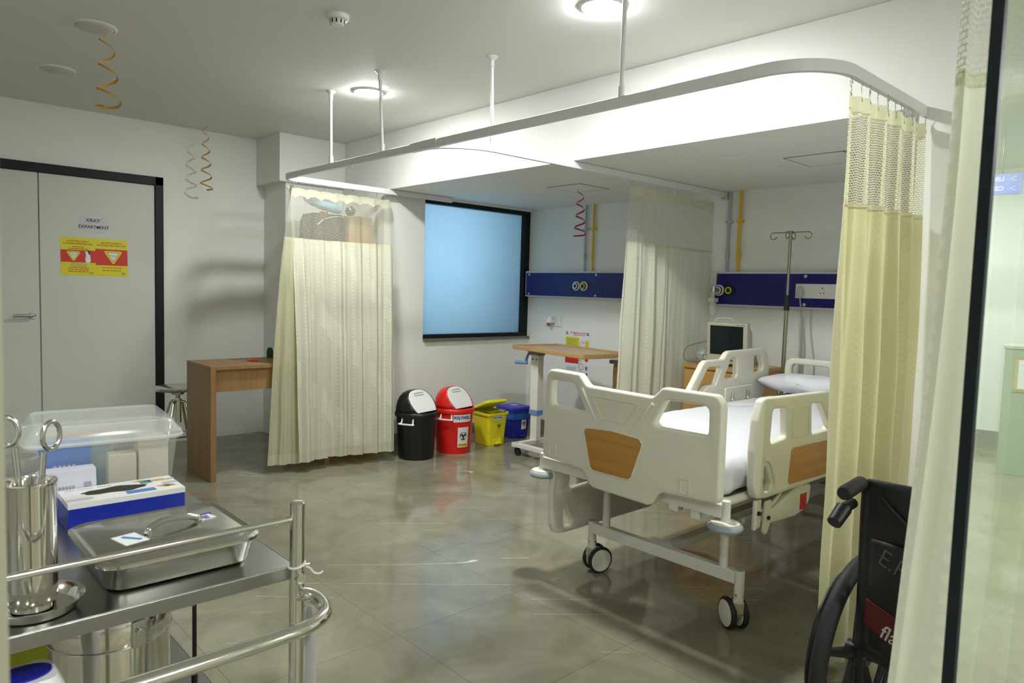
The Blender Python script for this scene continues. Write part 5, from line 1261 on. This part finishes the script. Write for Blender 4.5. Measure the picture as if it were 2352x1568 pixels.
# ------------------------------------------------------------------ wheelchair (folded, seen from behind)
wc = thing('wheelchair', 'folded black wheelchair parked between the two cream curtains', 'wheelchair', (1.95, .6, 0))
FAB = mat('black_vinyl', (.014, .014, .015), .45, bump=.2, bscale=8); FRM = mat('black_frame_paint', (.012, .012, .013), .35)
CX, CY0, CY1, CZ = 1.94, .700, .395, .838
def back_pt(u, v, off=0):
    y = CY0+(CY1-CY0)*u; z = CZ-.47*v
    sag = .05*math.sin(PI*min(1, max(0, u)))*(1-.4*v)+.010*noise.noise(Vector((u*4, v*5, 2)))
    return Vector((CX-.012-sag*(.3+.9*v)-off, y, z+.006*math.sin(PI*u)))
def pocket_bulge(u, v):
    a = min(1, max(0, (u-.08)/.86)); b = min(1, max(0, (v-.30)/.64)); return .010+.018*math.sin(PI*a)*math.sin(PI*min(1, b*1.5+.08)) if 0 < b < 1 else .008
def sheet(nm, fn, nu, nv, m_, par, th):
    m = MB(); m.grid(fn, nu, nv); o = m.build(nm, m_, par, sharp=180); so = o.modifiers.new('thick', 'SOLIDIFY'); so.thickness = th; so.offset = 0; return o
back = sheet('backrest', lambda u, v: back_pt(u, v), 28, 30, FAB, wc, .012)
pkt = sheet('rear_pocket', lambda u, v: back_pt(.08+.86*u, .32+.62*v, pocket_bulge(.08+.86*u, .32+.62*v)), 22, 22, FAB, wc, .004)
def patch(u, v):
    a = .07+.62*u; b = .655+.15*v+.12*u; return back_pt(a, b, pocket_bulge(a, b)+.004)
sheet('maker_patch', patch, 18, 10, mat('dark_red_patch', (.085, .009, .009), .5), pkt, .002)
sheet('dark_strap', lambda u, v: back_pt(.10+.55*u, .06+.26*u+.09*v*(1+u), .006+.010*math.sin(PI*u)), 16, 6, BLACK, wc, .004)
def stick_on(o, extra, par):
    """lay flat lettering against the bulging back"""
    for vt in o.data.vertices:
        p = W[par] @ vt.co; u = (p.y-CY0)/(CY1-CY0); v = (CZ-p.z)/.47
        vt.co = W[par].inverted() @ back_pt(u, v, pocket_bulge(u, v)+extra)
tx = text('lettering', 'fla', .050, WHITE, pkt, basis((1.8, .612, .458), (0, -1, -.22), (0, -.10, 1), (-1, 0, 0)), bold=.008, shear=.2); stick_on(tx, .007, pkt)
tx = text('chalk_letters', 'E.R', .062, mat('chalk_mark', (.20, .20, .20), .8), pkt, basis((1.8, .613, .642), (0, -1, -.30), (0, -.12, 1), (-1, 0, 0)), bold=-.010, shear=.2); stick_on(tx, .005, pkt)
for y in (CY0+.006, CY1-.006):
    m = MB(); m.tube(spline([(CX+.03, y, .15), (CX+.015, y, .45), (CX, y, .72), (CX-.004, y, .80), (CX-.02, y, .826), (CX-.05, y, .830), (CX-.13, y, .822)], 6), .012, 12); m.build('back_cane', FRM, wc)
    g = MB(); g.tube([(CX-.035, y, .831), (CX-.045, y, .831), (CX-.14, y, .822), (CX-.15, y, .821)], [.015, .018, .019, .016], 16); g.build('push_grip', RUBBER, wc)
m = MB(); m.tube(spline([(CX-.045, CY0+.022, .775), (CX-.085, CY0+.025, .768), (CX-.115, CY0+.028, .75)], 5), [.014]*10+[.012], 10); m.cyl((CX-.09, CY0+.026, .768), (CX-.135, CY0+.030, .738), .020, .018); m.build('brake_lever', BLACK, wc)
def wheel(y):
    c = Vector((2.095, y, .290)); Mw = basis(c, (1, 0, 0), (0, 0, 1), (0, -1, 0))
    m = MB(Mw); R_ = .268
    m.tube([(R_*math.cos(2*PI*k/72), R_*math.sin(2*PI*k/72), 0) for k in range(72)], .0225, 14, closed=True); t_ = m.build('tyre', RUBBER, wc)
    m = MB(Mw); m.tube([(.246*math.cos(2*PI*k/64), .246*math.sin(2*PI*k/64), 0) for k in range(64)], .011, 10, closed=True); m.build('rim', FRM, t_)
    m = MB(Mw)
    for k in range(5):
        a_ = 2*PI*k/5+.3; m.tube([(0, 0, 0), (.24*math.cos(a_), .24*math.sin(a_), 0)], [.020, .011], 8)
    m.cyl((0, 0, -.03), (0, 0, .03), .03); m.build('spokes', FRM, t_)
    m = MB(Mw); m.tube([(.225*math.cos(2*PI*k/64), .225*math.sin(2*PI*k/64), -.045 if y > .6 else .045) for k in range(64)], .008, 8, closed=True); m.build('hand_rim', FRM, t_)
wheel(.757); wheel(.33)
for y, yo in ((.705, .757), (.39, .33)):
    m = MB(); m.tube([(2.095, y, .29), (2.095, yo, .29)], .012, 10); m.tube([(CX+.018, y, .34), (2.40, y, .28)], .011, 10); m.tube([(CX+.01, y, .48), (2.36, y, .48), (2.44, y, .18)], .011, 10); m.build('side_frame', FRM, wc)
m = MB(); m.tube([(2.15, .705, .30), (2.25, .39, .46)], .010, 8); m.tube([(2.15, .39, .30), (2.25, .705, .46)], .010, 8); m.build('cross_brace', FRM, wc)
sheet('seat_sling', lambda u, v: Vector((CX+.03+.36*v, .70-.31*u, .48+.10*math.sin(PI*u))), 14, 6, FAB, wc, .008)
for y in (.70, .395): MB().cyl((2.46, y-.012, .10), (2.46, y+.012, .10), .10, seg=32).build('front_castor', RUBBER, wc)

# ------------------------------------------------------------------ glass door leaf standing open
ga = math.radians(14.1); E_ = Vector((.8*math.cos(ga), .8*math.sin(ga), 0)); gt = math.radians(-21.7); pdir = Vector((math.cos(gt), math.sin(gt), 0))
gd = thing('glass_door', 'frameless greenish glass door leaf standing ajar, its dark edge towards the room', 'glass door', tuple(E_))
MG = basis(E_, pdir, (-pdir.y, pdir.x, 0), (0, 0, 1))
gm, nt, N, L = new_mat('reflective_glass')
o_ = N.new('ShaderNodeOutputMaterial'); g_ = N.new('ShaderNodeBsdfGlossy'); tr_ = N.new('ShaderNodeBsdfTransparent'); x_ = N.new('ShaderNodeMixShader')
g_.inputs['Roughness'].default_value = 0; g_.inputs[0].default_value = (.93, 1, .945, 1); tr_.inputs[0].default_value = (.94, .975, .94, 1)
lw = N.new('ShaderNodeLayerWeight'); lw.inputs[0].default_value = .5; fk = math_node(N, L, 'MULTIPLY_ADD', lw.outputs['Facing'], .80); N[-1].inputs[2].default_value = .10; L.new(fk, x_.inputs[0]); L.new(tr_.outputs[0], x_.inputs[1]); L.new(g_.outputs[0], x_.inputs[2]); L.new(x_.outputs[0], o_.inputs[0])
MB(MG).box(.002, .75, -.006, .006, .008, ZC-.02).build('glass_pane', gm, gd, smooth=False)
MB(MG).box(-.002, .002, -.0062, .0062, .008, ZC-.02).build('dark_edge', mat('dark_green_edge', (.004, .012, .014), .3), gd, smooth=False)
m = MB(MG); m.box(.66, .75, -.012, .012, .008, .08); m.box(.66, .75, -.012, .012, ZC-.09, ZC-.02); m.build('pivot_fitting', STEEL, gd, bevel=.002)
MB(MG).cyl((.72, 0, 0), (.72, 0, .01), .012).build('floor_pivot', STEEL, gd)

# ------------------------------------------------------------------ what the glass mirrors: hanging sign, counter with a notice
sg = thing('hanging_sign', 'blue corridor sign pointing to Lift and CSSD, hung from the ceiling', 'sign', (3.45, -4.2, 2.07))
S0 = Vector((3.70, -4.03, 0)); sx_ = Vector((-.82, -.57, 0)).normalized(); MSg = basis(S0+Vector((0, 0, 2.13)), sx_, (0, 0, 1))
MB(MSg).box(0, .75, -.075, .065, -.012, 0).build('sign_board', mat('sign_blue', (.10, .12, .42), .4, emit=(.12, .14, .5), estr=.35), sg, bevel=.002)
for s_, y in (('Lift', .030), ('CSSD', -.035)):
    text('lettering', s_, .042, mat('sign_white', (.9, .9, .9), .5, var=0), sg, MSg @ Matrix.Translation((.105, y, .001)), align='LEFT', bold=.01)
    m = MB(MSg @ Matrix.Translation((.05, y, .001))); m.tube([(-.012, .016, 0), (.018, 0, 0), (-.012, -.016, 0)], .0028, 6); m.build('arrow', WHITE, sg)
for x in (.12, .63): MB(MSg).cyl((x, .065, -.006), (x, ZC-2.13, -.006), .003, seg=8).build('hanger', STEEL, sg)
ck = thing('reception_counter', 'grey-green counter with a framed paper notice, mirrored in the glass door', 'counter', (4.3, -4.5, 0))
c0 = Vector((4.06, -4.60, 0)); cd = Vector((.83, .56, 0)).normalized(); MC = basis(c0, cd, (-cd.y, cd.x, 0), (0, 0, 1))
MB(MC).box(0, 1.6, -.5, 0, .0, .97).build('counter_body', mat('grey_green_laminate', (.34, .41, .32), .5), ck, bevel=.004)
MB(MC).box(-.01, 1.61, -.51, .01, .97, .995).build('counter_top', mat('pale_top', (.45, .47, .40), .4), ck, bevel=.003)
fn_ = MC @ basis((.24, .002, .78), (-1, 0, 0), (0, 0, 1), (0, 1, 0))
o = flat('notice_frame', rect(.36, .27), mat('frame_wood', (.42, .34, .18), .5), ck, fn_, t=.006)
flat('notice_paper', rect(.30, .22), PAPER, o, fn_, t=.001, z=.006)
m = MB(fn_)
for k in range(3): m.prism(rect(.16-.03*k, .008, .04, .07-.05*k), .0004, Matrix.Translation((0, 0, .0075)))
m.build('small_print', GREY, o, smooth=False)
# ------------------------------------------------------------------ world, camera, view
w = bpy.data.worlds.new('World'); sc.world = w; w.use_nodes = True
w.node_tree.nodes['Background'].inputs[0].default_value = (.6, .62, .6, 1); w.node_tree.nodes['Background'].inputs[1].default_value = .02
yaw, pit, rol, foc = math.radians(47.254), math.radians(-4.0807), math.radians(1.6803), 1627.4
f = Vector((math.cos(yaw)*math.cos(pit), math.sin(yaw)*math.cos(pit), math.sin(pit))); r = Vector((math.sin(yaw), -math.cos(yaw), 0)); u = r.cross(f)
r2 = r*math.cos(rol)+u*math.sin(rol); u2 = -r*math.sin(rol)+u*math.cos(rol)
cam = bpy.data.cameras.new('camera'); co = bpy.data.objects.new('camera', cam); COL.objects.link(co)
Mc = Matrix.Identity(4)
for i in range(3): Mc[i][0], Mc[i][1], Mc[i][2] = r2[i], u2[i], -f[i]
Mc[2][3] = 1.3
co.matrix_world = Mc
cam.sensor_width = 36; cam.sensor_fit = 'HORIZONTAL'; cam.lens = foc/2352*36; cam.clip_start = .02
cam.dof.use_dof = True; cam.dof.focus_distance = 3.4; cam.dof.aperture_fstop = 10
sc.camera = co
vs = sc.view_settings; vs.view_transform = 'Standard'; vs.look = 'None'; vs.gamma = 1; vs.exposure = .16; vs.use_curve_mapping = False
